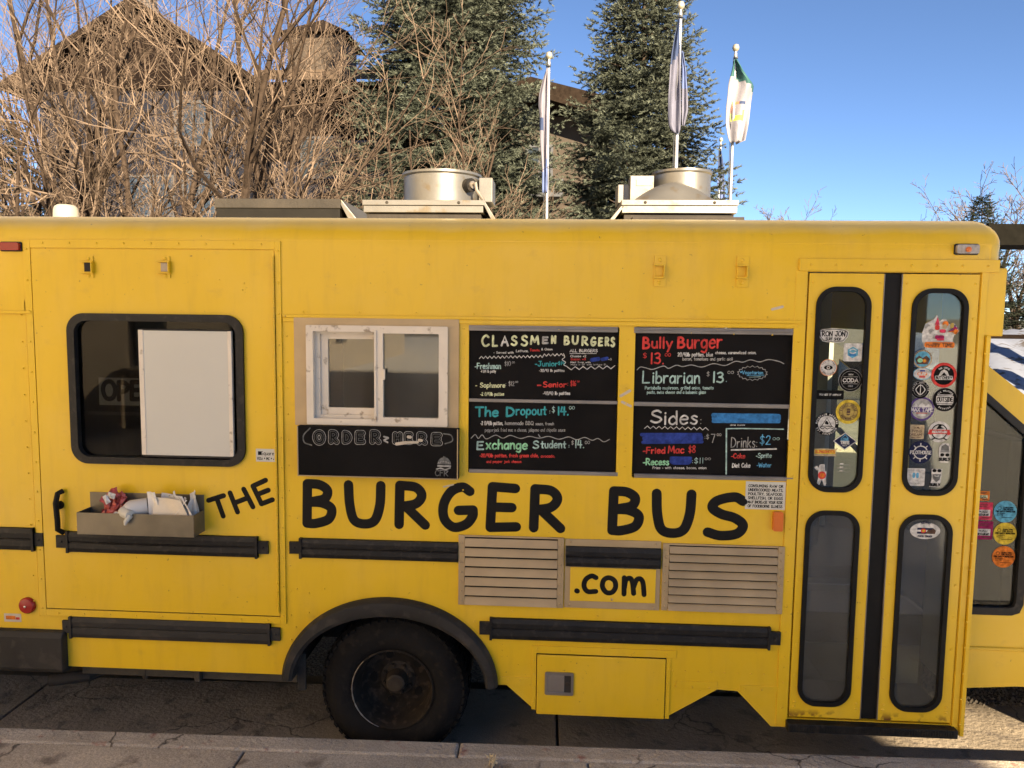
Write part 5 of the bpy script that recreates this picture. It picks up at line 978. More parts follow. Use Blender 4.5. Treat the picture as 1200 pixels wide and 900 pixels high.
def fan(base, drum, Yf, motor, second=False):
    fr_ = thing('exhaust_fan', (0, Yf, ZR), None, None); fr_.parent = bus; fr_.matrix_parent_inverse = wm(bus).inverted()
    g_ = M['galv']; a = RP(*base, Yf); dep = a[2]-a[0]; zb_ = ZR-.01
    b = MB(); zk = a[3]
    b.box(a[0]+.012, Yf+.02, zb_, a[2]-.012, Yf+dep, zb_+(zk-zb_)*.42, M['frame'])
    b.box(a[0], Yf, zb_+(zk-zb_)*.45, a[2], Yf+dep+.02, zk-.028, g_); b.box(a[0]-.004, Yf-.008, zk-.026, a[2]+.004, Yf+dep+.028, zk, g_)
    for k in (.2, .8): b.rivet(a[0]+dep*k, Yf-.008, zk-.013, .009, M['frame'])
    if not second: b.add([(a[2]+.005,Yf+.01,zk),(a[2]+.005,Yf+.5,zk),(a[2]+.075,Yf+.5,zb_),(a[2]+.075,Yf+.01,zb_),(a[2]+.002,Yf+.01,zk-.02),(a[2]+.002,Yf+.5,zk-.02),(a[2]+.05,Yf+.5,zb_),(a[2]+.05,Yf+.01,zb_)], [(0,1,2,3),(7,6,5,4),(0,3,7,4),(1,5,6,2),(2,6,7,3),(0,4,5,1)], g_)
    else:
        b.box(a[0]+.05, Yf-.03, zb_-.005, a[2]+.03, Yf+.015, zb_+.030, M['frame']); b.add([(a[0]-.005,Yf,zk-.03),(a[0]+.012,Yf,zk-.03),(a[0]-.05,Yf,zb_),(a[0]-.075,Yf,zb_),(a[0]-.005,Yf+.5,zk-.03),(a[0]+.012,Yf+.5,zk-.03),(a[0]-.05,Yf+.5,zb_),(a[0]-.075,Yf+.5,zb_)], [(0,1,2,3),(7,6,5,4),(0,4,5,1),(1,5,6,2),(2,6,7,3),(3,7,4,0)], g_)
    b.build('curb', None, fr_, bevel=.003)
    c = RP(*drum, Yf+dep/2); rd = (c[2]-c[0])/2; cx = (c[0]+c[2])/2; cy = Yf+dep/2; top = P((drum[0]+drum[2])/2, drum[1], cy-rd)[1]
    dm = MB(); dm.lathe([(rd*.98,zk-.005),(rd*.98,top-.02),(rd*1.03,top-.012),(rd*1.03,top),(rd*.97,top),(rd*.955,top-.03),(rd*.9,zk+.01),(0,zk+.01)], (cx,cy,0), 'z', 48)

    dm.lathe([(rd*.6,top-.09),(rd*.5,top-.02),(rd*.3,top+.004),(0,top+.01)], (cx,cy,0), 'z', 32)
    dm.build('drum', g_, fr_, smooth=True)
    m_ = MB(); e = RP(*motor, cy-rd*.35); m_.box(e[0], cy-rd*.35, e[1], e[2], cy+.12, e[3], g_)
    m_.build('motor_box', None, fr_, bevel=.004)
    if not second:
        k = MB(); hx, hz = P(548, 217, cy-rd*.72); ang = math.asin(min(.95, (hx-cx)/rd)); nx, ny = math.sin(ang), -math.cos(ang)
        px_, py_ = cx+nx*rd, cy+ny*rd
        k.tube([(px_-nx*.01, py_-ny*.01, hz), (px_+nx*.03, py_+ny*.03, hz)], .036, 16, M['rubber']); k.tube([(px_+nx*.03,py_+ny*.03,hz),(px_+nx*.06,py_+ny*.06,hz+.005),(px_+.05,py_-.04,hz-.03),(px_+.085,py_-.03,hz-.08),(px_+.10,py_-.0,hz-.14)], .009, 8, M['alu']); k.tube([(px_+nx*.031,py_+ny*.031,hz),(px_+nx*.04,py_+ny*.04,hz)], .02, 12, M['alu']); k.build('cable_gland', None, fr_, smooth=True)
    else:
        k = MB(); hx = P(790, 225, Yf+.09)[0]
        # pressed dome cover leaning in front of the drum
        vs = []; fsx = []; n = 24; rw = (P(850,233,Yf+.05)[0]-P(748,233,Yf+.05)[0])/2; hh = (P(795, 219, Yf+.03)[1]-zk)*1.5
        for i in range(n+1):
            u = -1+2*i/n
            for j in range(7):
                v = j/6; vs.append((hx+u*rw, Yf+.012+v*.10, zk+.002+max(0, (1-abs(u)**1.7))*hh*math.sin(v*math.pi/2)))
        for i in range(n):
            for j in range(6): a_ = i*7+j; fsx.append((a_, a_+7, a_+8, a_+1))
        k.add(vs, fsx, g_)
        e = RP(739, 206, 766, 232, Yf+.16); k.box(e[0], Yf+.16, zk, e[2], Yf+.30, e[3], g_); k.box(e[0]+.03, Yf+.156, e[3]-.05, e[2]-.01, Yf+.1595, e[3]-.02, M['alu'])
        k.build('scoop_cover', None, fr_, smooth=True)
    return fr_
f1 = fan((426, 234.5, 566, 256), (473, 197.5, 563, 234), .35, (561, 208, 577, 237))
f2 = fan((729, 234.5, 864, 256), (765, 196.5, 833, 232), .35, (724, 216, 738, 238), True)
f1['label'] = 'open drum roof fan with cable gland'; f2['label'] = 'roof fan with scoop in front of its drum'
# ------------------------------------------------------------------ tray on the service door and what lies in it
ty = -.125; a = RP(90, 602.5, 227, 628, ty); bk = RP(103, 578, 237, 626, -.012)
z0, z1 = a[1], a[3]; zbk = bk[3]; s_ = M['alu']
t = MB(); x0, x1 = a[0], a[2]
t.box(x0, ty, z0, x1, ty+.004, z1); t.box(x0, ty+.0045, z0, x1, -.0105, z0+.004); t.box(x0, ty+.0045, z0+.0045, x0+.004, -.0145, z1); t.box(x1-.004, ty+.0045, z0+.0045, x1, -.0145, z1); t.box(x0, -.014, z0+.0045, x1, -.0105, zbk)
tray = t.build('condiment_tray', M['tray'], sdoor, bevel=.0012); tray['label'] = 'bare metal condiment tray fixed below the window'
rk = random.Random(8)
kc = MB(); kx, kz = P(131.5, 600, -.08)
redp = mat('ketchup_packets', (.42, .07, .05), .35, var=.6, scale=40); 
for i in range(64):
    ff = rk.random(); c = Vector((kx+rk.uniform(-.062,.062)*(1-.35*ff)+.01*ff, -.075+rk.uniform(-.035,.035), z0+.03+ff*.165)); 
    u = Vector((rk.gauss(0,1), rk.gauss(0,.5), rk.gauss(0,1))).normalized(); v = u.cross(Vector((rk.gauss(0,.3),1,rk.gauss(0,.3)))).normalized(); nrm_ = u.cross(v)
    A = [c+u*.021*sx+v*.013*sz for sx, sz in ((-1,-1),(1,-1),(1,1),(-1,1))]; kc.add(A+[c+nrm_*.008, c-nrm_*.008], [(0,1,4),(1,2,4),(2,3,4),(3,0,4),(1,0,5),(2,1,5),(3,2,5),(0,3,5)], redp if rk.random() < .8 else INK['white'])
tag(kc.build('ketchup_bag', None), 'clear bag of red ketchup packets at the left end of the tray', 'condiment bag')
bo = thing('squeeze_bottle', P(160, 600, -.08)[0:1]+(-.08, z0+.05), 'pale squeeze bottle lying in the tray with its white cap over the edge', 'squeeze bottle')
bmx = mat('milky_plastic', (.55, .53, .49), .3, var=.05); b = MB()
p0 = Vector((P(180,594)[0], -.045, z1+.018)); p1 = Vector((P(157,598)[0], -.098, z1+.006))
dd = (p1-p0); b.tube([p0, p0+dd*.03, p0+dd*.7, p0+dd*.85, p0+dd*1.0], [.02, .043, .045, .036, .018], 18); b.build('body', bmx, bo, smooth=True)
b = MB(); e1 = Vector((P(153,602,-.13)[0], -.133, z1-.004)); b.tube([p1-dd*.02, p1+(e1-p1)*.3, e1], [.024, .027, .022], 14); b.tube([e1, e1+Vector((-.018,-.01,-.03)), e1+Vector((-.022,-.008,-.045))], [.014,.011,.006], 10); b.build('cap', M['wboard'], bo, smooth=True)
npk = MB(); nm = mat('paper_napkin', (.74, .71, .65), .8, var=.05, scale=30); nm2 = mat('paper_napkin_cream', (.72, .62, .46), .8, var=.05, scale=30)
def sheet(px, Y, m, bend=.02):
    q = [P(a, b, Y) for a, b in px]; n = 6; vs = []; fsx = []
    for i in range(n+1):
        for j in range(n+1):
            u, v = i/n, j/n
            x = (q[0][0]*(1-u)+q[1][0]*u)*(1-v)+(q[3][0]*(1-u)+q[2][0]*u)*v; z = (q[0][1]*(1-u)+q[1][1]*u)*(1-v)+(q[3][1]*(1-u)+q[2][1]*u)*v
            vs.append((x, Y+bend*math.sin(u*3+v*2.1)*v-.3*bend*math.cos(u*7), z))
    o = len(vs); vs += [(a, b+.0025, c) for a, b, c in vs]
    fsx = []
    for i in range(n):
        for j in range(n): a = i*(n+1)+j; fsx += [(a, a+n+1, a+n+2, a+1), (a+o, a+1+o, a+n+2+o, a+n+1+o)]
    npk.add(vs, fsx, m)
for k in range(5): sheet([(179+k*.5,607),(222-k,609-k*.4),(213-k,585+k*.8),(180+k*1.5,583+k*.4)], -.105+k*.006, nm2 if k < 2 else nm, .012)
sheet([(196,609),(201,609),(222,585),(215,583)], -.098, nm, .02); sheet([(216,610),(227,607),(216,580),(208,584)], -.101, nm, .022); sheet([(186,589),(215,590),(206,579),(190,580)], -.055, nm, .03)
sheet([(176,606),(190,607),(184,575.5),(170.5,577)], -.088, nm, .02); sheet([(186,600),(215,602),(214,580),(188,578)], -.07, nm, .02); sheet([(198,598),(212,600),(207,573.5),(200,581)], -.060, nm, .02)
sheet([(214,606),(231,603),(231,580),(227,574.5)], -.062, nm, .015); sheet([(224,606),(234,600),(230,575),(221,579)], -.045, nm, .02)
tag(npk.build('napkin_stack', None, smooth=True), 'stack of white and cream paper napkins in the tray', 'napkins')
wb = MB(); a = RP(168, 387, 274, 533, .0); plate(wb, rr(a[0], a[1], a[2], a[3], .004, 2), [], -.022, -.003, M['wboard']); wb.box(a[0]-.004, -.025, a[1], a[0]+.020, -.0025, a[3], M['cream']); wb.box(a[2]-.016, -.024, a[1]+.002, a[2]+.003, -.0025, a[3], M['cream']); wb.box(a[0]-.004, -.024, a[3]-.003, a[2]+.003, -.002, a[3]+.004, M['frame']); wb.box(a[0], -.023, a[1]-.010, a[2], -.002, a[1]-.001, M['frame'])
tag(wb.build('white_panel', None, bevel=.002), 'blank white panel standing in the right half of the black framed window', 'board')
os_ = MB(); a = RP(116, 443, 172, 475, .03); os_.box(a[0], .03, a[1], a[2]+.16, .036, a[3], mat('open_sign_grey', (.15,.145,.13), .6, var=.1))
T2 = RP(120, 447, 190, 471, .03)
text(os_, 'OPEN', a[0]+.02, a[1]+.03, .085, .0115, .0298, INK['black'], width=.265, hh=.0006)
os_.box(a[0]-.06, .034, a[1]-.05, a[2]+.2, .04, a[1]-.035, M['frame'])
tag(os_.build('open_sign', None), 'dim grey OPEN sign behind the dark door window', 'sign')
# ------------------------------------------------------------------ trees
bark = mat('grey_bark', (.050, .036, .027), .9, spec=.1, var=.35, scale=14, bump=.3, bscale=60)
twigm = mat('tan_twigs', (.135, .101, .076), .85, spec=.1, var=.7, scale=2.5)
barkf = mat('fir_bark', (.07, .05, .035), .9, var=.3, scale=12)
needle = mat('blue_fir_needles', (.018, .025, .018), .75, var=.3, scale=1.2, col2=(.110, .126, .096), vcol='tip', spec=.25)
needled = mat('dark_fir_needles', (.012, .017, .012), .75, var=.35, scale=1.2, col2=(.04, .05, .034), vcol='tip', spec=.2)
def fir(x, y, H, Rb, label, seed, m=None, dens=1., z_lo=1.5, power=.85, name='fir_tree', group=None, top_cut=None, vis=None):
    rs = np.random.RandomState(seed); root = thing(name, (x, y, 0), label, 'fir tree', group)
    t = MB(); t.tube([(x, y, 0), (x+.03, y, H*.5), (x, y, H*.98)], [.03*H*.5, .03*H*.28, .012], 10); t.build('trunk', barkf, root, smooth=True)
    V = []; T = []; nv = 0; tips = []
    z = z_lo
    segs = []
    while z < H*.985:
        tt = z/H; L0 = Rb*(1-tt)**power
        k = max(8, int((15+6*(1-tt))*dens))
        a0 = rs.rand()*6.28
        for i in range(k):
            a = a0+6.283*i/k+rs.randn()*.18; L = L0*(.72+.42*rs.rand())+.06; zz = z+rs.randn()*.07
            d = np.array([math.cos(a), math.sin(a), 0]); side = np.array([-d[1], d[0], 0])
            droop = -.22-.35*(1-tt)+.25*rs.randn()*.4
            n = max(3, int(L/.13)); 
            for s in range(n+1):
                u = (s+.5*rs.rand())/n*1.02
                p = np.array([x, y, zz])+d*L*u+np.array([0, 0, L*(droop*u+.38*u*u)])
                if u < .12: continue
                w_ = (.42*L*max(0., 1-u)**.8+.10)*(.7+.5*rs.rand())
                for sg in (-1, 1):
                    e = p+side*sg*w_*.85+d*w_*.62+np.array([0, 0, -.12*w_+.05*rs.randn()])
                    segs.append((p, e, u))
                if s == n: segs.append((p, p+d*.16+np.array([0, 0, .05]), 1.))
        z += (.17+.08*(1-tt))*(.85+.3*rs.rand())
    for p, e, u in segs:
        ax = e-p; ln = np.linalg.norm(ax); 
        if ln < .02: continue
        ax = ax/ln; n = max(10, int(ln/.0062*dens))
        f = rs.rand(n)**.8; c = p+np.outer(f, e-p)
        r_ = rs.randn(n, 3); r_ -= np.outer(r_@ax, ax); r_ /= np.linalg.norm(r_, axis=1)[:, None]+1e-6; r_[:, 2] += .35
        dr = ax*.9+r_*.62; dr /= np.linalg.norm(dr, axis=1)[:, None]
        le = (.045+.035*rs.rand(n)); sd_ = np.cross(dr, rs.randn(n, 3)); sd_ /= np.linalg.norm(sd_, axis=1)[:, None]+1e-6
        wv = (.0060+.004*rs.rand(n))[:, None]
        a_ = c-sd_*wv; b_ = c+sd_*wv; t_ = c+dr*le[:, None]
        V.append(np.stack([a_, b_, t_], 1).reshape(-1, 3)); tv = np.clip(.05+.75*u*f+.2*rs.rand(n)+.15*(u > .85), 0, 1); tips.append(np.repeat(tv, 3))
    print('fir faces', sum(len(q) for q in V)//3) ; V = np.concatenate(V); tips = np.concatenate(tips); nf = len(V)//3
    me = bpy.data.meshes.new('crown'); me.vertices.add(len(V)); me.vertices.foreach_set('co', V.astype(np.float32).ravel())
    me.loops.add(nf*3); me.loops.foreach_set('vertex_index', np.arange(nf*3, dtype=np.int32)); me.polygons.add(nf); me.polygons.foreach_set('loop_start', np.arange(0, nf*3, 3, dtype=np.int32))
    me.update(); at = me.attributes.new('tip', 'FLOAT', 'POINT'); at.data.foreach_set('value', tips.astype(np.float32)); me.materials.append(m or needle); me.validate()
    link('crown', me, root)
    # inner boughs
    b = MB(); rb = random.Random(seed)
    for z in np.arange(z_lo, H*.93, .34):
        for i in range(6):
            a = rb.random()*6.28; L = Rb*(1-z/H)**power*.8; b.tube([(x, y, z), (x+math.cos(a)*L*.5, y+math.sin(a)*L*.5, z-.12*L), (x+math.cos(a)*L, y+math.sin(a)*L, z-.08*L)], [.03, .02, .008], 4, cap=False)
    b.build('limbs', barkf, root)
    return root
def at(px, Y): return P(px, 260, Y)[0]
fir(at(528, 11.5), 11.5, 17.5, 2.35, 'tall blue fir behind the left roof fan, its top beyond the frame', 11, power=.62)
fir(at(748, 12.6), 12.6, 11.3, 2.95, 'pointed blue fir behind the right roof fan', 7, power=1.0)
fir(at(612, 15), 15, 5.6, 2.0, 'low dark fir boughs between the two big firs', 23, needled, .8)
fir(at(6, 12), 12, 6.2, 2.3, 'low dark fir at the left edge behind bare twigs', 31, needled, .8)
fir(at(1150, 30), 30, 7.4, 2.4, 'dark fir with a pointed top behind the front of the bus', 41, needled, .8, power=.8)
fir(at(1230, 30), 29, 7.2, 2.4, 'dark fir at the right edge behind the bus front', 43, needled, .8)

def bare_tree(base, label, seed, stems, levels, m=None, name='bare_tree', group=None, rad=.09, up=.25, wob=.14, fine=.0028, mt=None):
    rs = random.Random(seed); root = thing(name, base, label, 'bare tree', group); tk = MB(); cr = MB()
    def grow(p, d, L, r, lv):
        n = 7 if lv == 0 else (5 if lv == 1 else 4); pts = [p.copy()]; rr_ = [r]; dirs = []
        for i in range(n):
            d = (d+Vector((rs.gauss(0, wob), rs.gauss(0, wob), rs.gauss(0, wob*.8)+up*.25))).normalized(); p = p+d*(L/n); pts.append(p.copy()); rr_.append(max(fine, r*(1-.72*(i+1)/n))); dirs.append(d.copy())
        (tk if lv <= 1 else cr).tube(pts, rr_, 8 if lv == 0 else (5 if lv == 1 else 3), cap=lv < 2)
        if lv+1 >= len(levels): return
        cnt, frac, ang = levels[lv+1]
        for k in range(cnt):
            u = .22+.78*(k+rs.random()*.8)/cnt; u = min(u, .99); i = min(int(u*n), n-1); q = pts[i].lerp(pts[i+1], u*n-i)
            dd = dirs[i]; ax = dd.cross(Vector((rs.gauss(0,1), rs.gauss(0,1), rs.gauss(0,1)))).normalized()
            nd = (Matrix.Rotation(R(ang*rs.uniform(.65, 1.3)), 3, ax) @ dd).normalized()
            grow(q, nd, L*frac*rs.uniform(.6, 1.25)*(1.1-.45*u), max(fine, rr_[i]*.55), lv+1)
    for (dx, dz, L, dy) in stems: grow(Vector(base), Vector((dx, dy, dz)).normalized(), L, rad*(.75+.5*rs.random()), 0)
    tk.build('trunk', bark, root, smooth=True); c = cr.build('crown', mt or twigm, root)
    return root
LV = [None, (9, .50, 34), (7, .48, 38), (8, .50, 44)]
LV2 = [None, (8, .46, 42), (6, .5, 44), (5, .5, 46)]
bare_tree((at(232, 6.2), 6.2, 0), 'bare multi stemmed tree with tan twigs left of the roof hatch', 4, [(-.55,1,5.6,.05),(-.2,1,6.6,.1),(.14,1,6.4,-.05),(.40,1,5.6,.1),(-.95,1,4.8,0)], LV, rad=.075)
bare_tree((at(312, 7.6), 7.6, 0), 'bare tree with upright stems behind the roof hatch', 9, [(.02,1,7.4,.0),(.22,1,6.6,.1),(-.12,1,6.6,.1),(.5,1,5.2,0)], LV, rad=.07)
bare_tree((at(165, 7.3), 7.3, 0), 'bare tree with leaning forked trunks in front of the gable', 83, [(-.7,1,6.4,.1),(-.3,1,7.0,0),(.3,1,6.6,.1),(.75,1,5.6,0)], LV, rad=.075)
bare_tree((at(60, 7), 7, 0), 'bare spreading tree at the left edge with reddish tan branches', 15, [(-.3,1,6.4,0),(.35,1,6.4,.1),(-.8,1,5.6,.1),(.8,1,5.6,0),(.05,1,7.2,0)], LV, rad=.08)
bare_tree((at(425, 7.2), 7.2, 0), 'dense twiggy bare shrub left of the first roof fan', 21, [(-.5,1,4.8,0),(.2,1,5.2,.1),(.55,1,4.9,0),(-.1,1,5.0,.2)], LV2, rad=.045, name='bare_shrub')
bare_tree((at(-20, 5.6), 5.6, 0), 'nearest dense bare shrub at the left edge', 71, [(-.4,1,4.6,0),(.15,1,5.0,.1),(.6,1,4.6,0),(1.0,1,4.2,.1)], LV2, rad=.045, name='bare_shrub')
bare_tree((at(-40, 9.5), 9.5, 0), 'bare twiggy tree at the far left edge', 33, [(.5,1,6.6,0),(.1,1,7.4,.1),(.9,1,6.2,0),(.3,1,7,.2)], LV, rad=.05, name='bare_shrub')
RT_ = [None, (8, .45, 36), (6, .45, 38), (5, .5, 40)]
far = mat('far_twigs', (.10, .085, .08), .9, var=.2)
bare_tree((at(1158, 38), 38, 0), 'distant round crowned bare tree above the bus front', 51, [(-.5,1,7.2,0),(.0,1,8.2,0),(.35,1,7.9,0),(.7,1,7.0,0)], RT_, rad=.12, fine=.012, mt=far)
bare_tree((at(1215, 34), 34, 0), 'distant bare tree at the right edge', 53, [(-.4,1,7.5,0),(.1,1,8,0),(-.75,1,6.2,0)], RT_, rad=.12, fine=.012, mt=far)
bare_tree((at(958, 60), 60, 0), 'small distant bare treetop just over the roof', 57, [(-.12,1,10.6,0),(.08,1,10.0,0),(.22,1,9.6,0)], RT_, rad=.14, fine=.016, mt=far)
bare_tree((at(1085, 55), 55, 0), 'tiny distant bare treetop near the roof edge', 59, [(-.15,1,10.2,0),(.1,1,10.6,0)], RT_, rad=.12, fine=.015, mt=far)

# ------------------------------------------------------------------ lodge on the left
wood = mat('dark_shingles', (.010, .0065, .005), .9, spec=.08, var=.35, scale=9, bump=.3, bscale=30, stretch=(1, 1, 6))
stuc = mat('shaded_grey_stucco', (.016, .018, .027), .85, spec=.08, var=.08, scale=5, bump=.1)  # bluish near-black base carries the shade on the lodge walls
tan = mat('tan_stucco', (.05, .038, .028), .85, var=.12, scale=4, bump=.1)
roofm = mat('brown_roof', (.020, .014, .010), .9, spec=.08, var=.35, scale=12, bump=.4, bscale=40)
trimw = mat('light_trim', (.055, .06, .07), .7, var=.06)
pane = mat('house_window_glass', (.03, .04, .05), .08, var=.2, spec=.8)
def house_window(par, x0, z0, x1, z1, Y, cols=2):
    f = MB(); plate(f, [(x0,z0),(x1,z0),(x1,z1),(x0,z1)], [[(x0+.08,z0+.08),(x1-.08,z0+.08),(x1-.08,z1-.08),(x0+.08,z1-.08)]], Y-.06, Y-.002)
    for k in range(1, cols): xx = x0+(x1-x0)*k/cols; f.box(xx-.03, Y-.05, z0+.08, xx+.03, Y-.003, z1-.08)
    f.box(x0+.08, Y-.045, (z0+z1)/2-.02, x1-.08, Y-.0035, (z0+z1)/2+.02)
    o = f.build('window', trimw, par); p = MB(); p.box(x0+.07, Y-.02, z0+.07, x1-.07, Y-.001, z1-.07); p.build('pane', pane, o); return o
def gable(par, x0, x1, zw, za, Y, depth, over, wallm, gm, th=.22, xc=None):
    xc = xc if xc is not None else (x0+x1)/2
    w_ = MB(); w_.box(x0, Y, 0, x1, Y+depth, zw, wallm)
    w_.add([(x0,Y-.002,zw),(x1,Y-.002,zw),(xc,Y-.002,za),(x0,Y+depth,zw),(x1,Y+depth,zw),(xc,Y+depth,za)], [(0,1,2),(5,4,3),(0,2,5,3),(1,4,5,2),(0,3,4,1)], gm)
    w_.build('wall', None, par)
    r_ = MB(); sl1 = (za-zw)/(xc-x0); sl2 = (za-zw)/(x1-xc); e = over
    pts = [(x0-e, zw-e*sl1), (xc, za), (x1+e, zw-e*sl2)]
    vs = [(a, yy, b+c) for yy in (Y-over, Y+depth+.3) for a, b in pts for c in (.01, th)]
    r_.add(vs, [(0,2,3,1),(2,4,5,3),(6,7,9,8),(8,9,11,10),(1,3,9,7),(3,5,11,9),(0,6,8,2),(2,8,10,4),(0,1,7,6),(4,10,11,5)]); return r_.build('roof', roofm, par)
YH = 19
lod = thing('lodge', (at(170, YH), YH, 0), 'dark shingled lodge with a steep gable behind the bare trees', 'house')
gx0, gx1 = P(45, 100, YH)[0], P(292, 100, YH)[0]; zw = P(170, 96, YH)[1]; za = P(168, 4, YH-.7)[1]
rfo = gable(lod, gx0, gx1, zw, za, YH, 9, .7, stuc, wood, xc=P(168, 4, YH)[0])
ch = MB(); x, z = P(178, -4, YH+2); ch.box(x-.28, YH+1.6, z-1.6, x+.12, YH+2.1, z+.25); ch.build('chimney', trimw, rfo)
b = MB(); b.box(gx0-.05, YH-.12, zw-.22, gx1+.05, YH-.004, zw+.02); b.build('trim_band', wood, lod)
for px0, py0, px1, py1 in ((205,118,250,172),(150,205,206,300),(215,200,255,300)):
    a = RP(px0, py0, px1, py1, YH); house_window(lod, a[0], max(a[1], .8), a[2], a[3], YH)
# right wing of the lodge with long eave and the stone turret
Yw = 20.5; wx0, wx1 = gx1-.02, P(470, 100, Yw)[0]; zwr = P(350, 96, Yw)[1]
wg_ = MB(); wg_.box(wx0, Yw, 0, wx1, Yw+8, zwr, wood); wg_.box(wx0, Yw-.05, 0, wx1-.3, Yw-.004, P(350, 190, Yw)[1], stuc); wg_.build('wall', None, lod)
r_ = MB(); ze = zwr-.25; r_.add([(wx0,Yw-1.1,ze),(wx1+.6,Yw-1.1,ze),(wx1+.6,Yw+4,ze+1.5),(wx0,Yw+4,ze+1.5),(wx0,Yw-1.1,ze+.28),(wx1+.6,Yw-1.1,ze+.28),(wx1+.6,Yw+4,ze+1.8),(wx0,Yw+4,ze+1.8)], [(3,2,1,0),(4,5,6,7),(0,1,5,4),(1,2,6,5),(2,3,7,6),(3,0,4,7)]); r_.build('roof', mat('eave_tan', (.075, .052, .034), .9, var=.3, scale=8, bump=.3), lod)
for px0, py0, px1, py1 in ((352,160,400,210),(262,150,300,215),(410,165,450,215)):
    a = RP(px0, py0, px1, py1, Yw-.05); house_window(lod, a[0], a[1], a[2], a[3], Yw-.06)
tu = MB(); a = RP(337, 40, 401, 92, Yw+1); tu.box(a[0], Yw+1, a[1]-1.5, a[2], Yw+2.8, a[3], tan); xm_ = (a[0]+a[2])/2; zt2 = P(368, 20, Yw+1)[1]
tu.add([(a[0]-.25,Yw+.75,a[3]),(a[2]+.25,Yw+.75,a[3]),(a[2]+.25,Yw+3.05,a[3]),(a[0]-.25,Yw+3.05,a[3]),(xm_,Yw+1.9,zt2+.25)], [(0,1,4),(1,2,4),(2,3,4),(3,0,4),(3,2,1,0)], roofm)
tu.build('turret', None, lod)
# house between the firs
Yr = 21; ho = thing('house', (at(640, Yr), Yr, 0), 'tan walled house with a brown roof between the two firs', 'house')
hx0, hx1 = P(560, 150, Yr)[0], P(705, 150, Yr)[0]; zt3 = P(640, 136, Yr)[1]
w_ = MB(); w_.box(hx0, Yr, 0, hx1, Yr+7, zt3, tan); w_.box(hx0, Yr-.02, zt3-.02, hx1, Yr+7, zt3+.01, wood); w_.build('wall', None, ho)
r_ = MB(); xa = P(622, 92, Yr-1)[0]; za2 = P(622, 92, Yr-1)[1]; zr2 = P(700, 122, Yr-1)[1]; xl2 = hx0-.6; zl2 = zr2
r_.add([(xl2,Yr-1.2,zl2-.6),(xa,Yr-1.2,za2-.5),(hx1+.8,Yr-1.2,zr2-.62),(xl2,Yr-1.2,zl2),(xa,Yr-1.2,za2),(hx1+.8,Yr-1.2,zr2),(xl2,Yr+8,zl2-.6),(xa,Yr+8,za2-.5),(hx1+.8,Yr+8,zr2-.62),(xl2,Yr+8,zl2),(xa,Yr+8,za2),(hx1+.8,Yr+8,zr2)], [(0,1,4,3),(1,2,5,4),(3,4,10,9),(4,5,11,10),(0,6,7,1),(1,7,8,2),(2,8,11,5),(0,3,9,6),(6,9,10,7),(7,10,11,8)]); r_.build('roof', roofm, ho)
a = RP(616, 170, 648, 214, Yr); house_window(ho, a[0], a[1], a[2], a[3], Yr, 2)
bl_ = MB(); a = RP(598, 210, 660, 226, Yr-.9)
bl_.box(a[0], Yr-1, a[1]-.12, a[2], Yr-.003, a[1]); bl_.box(a[0], Yr-1, a[3]-.07, a[2], Yr-.93, a[3])
for i in range(14): xx = a[0]+(i+.5)*(a[2]-a[0])/14; bl_.box(xx-.02, Yr-.98, a[1], xx+.02, Yr-.95, a[3]-.07)
bl_.build('balcony', trimw, ho)
# ------------------------------------------------------------------ flagpoles and flags
polem = mat('brushed_pole', (.50, .50, .50), .35, metal=.7, var=.06); gold = mat('pole_ball', (.72, .66, .5), .25, metal=.7, var=.05)
fwhite = mat('flag_white', (.23, .225, .26), .8, var=.06, scale=6); fnavy = mat('flag_navy', (.03, .05, .12), .8, var=.1); fteal = mat('flag_green', (.02, .085, .085), .8, var=.1); forg = mat('flag_orange', (.55, .2, .1), .8); flime = mat('flag_lime', (.42, .5, .08), .8); fgrey2 = mat('flag_pale_lavender', (.19, .185, .23), .8, var=.06); fgrey = mat('flag_lavender', (.12, .125, .18), .8, var=.1); fblue = mat('flag_blue', (.10, .14, .30), .8, var=.1)
def pole(px, ptop, Y, label, r=.035):
    x, z = P(px, ptop, Y); root = thing('flagpole', (x, Y, 0), label, 'flagpole', 'flagpoles behind the bus')
    b = MB(); b.tube([(x,Y,0),(x,Y,z*.5),(x,Y,z-.16)], [r, r*.95, r*.72], 12); b.build('pole', polem, root, smooth=True)
    b = MB(); b.lathe([(.02,-.17),(.03,-.15),(.022,-.10),(.02,-.08),(.052,-.05),(.062,-.01),(.045,.035),(0,.055)], (x,Y,z-.03), 'z', 16); b.build('finial', gold, root, smooth=True)
    b = MB(); b.tube([(x-.06,Y-.02,.8),(x-.055,Y-.02,z*.5),(x-.04,Y-.02,z-.2)], .006, 4); b.lathe([(.035,0),(.035,.03),(0,.03)], (x,Y-.04,z-.24), 'z', 8); b.build('halyard', trimw, root)
    return root
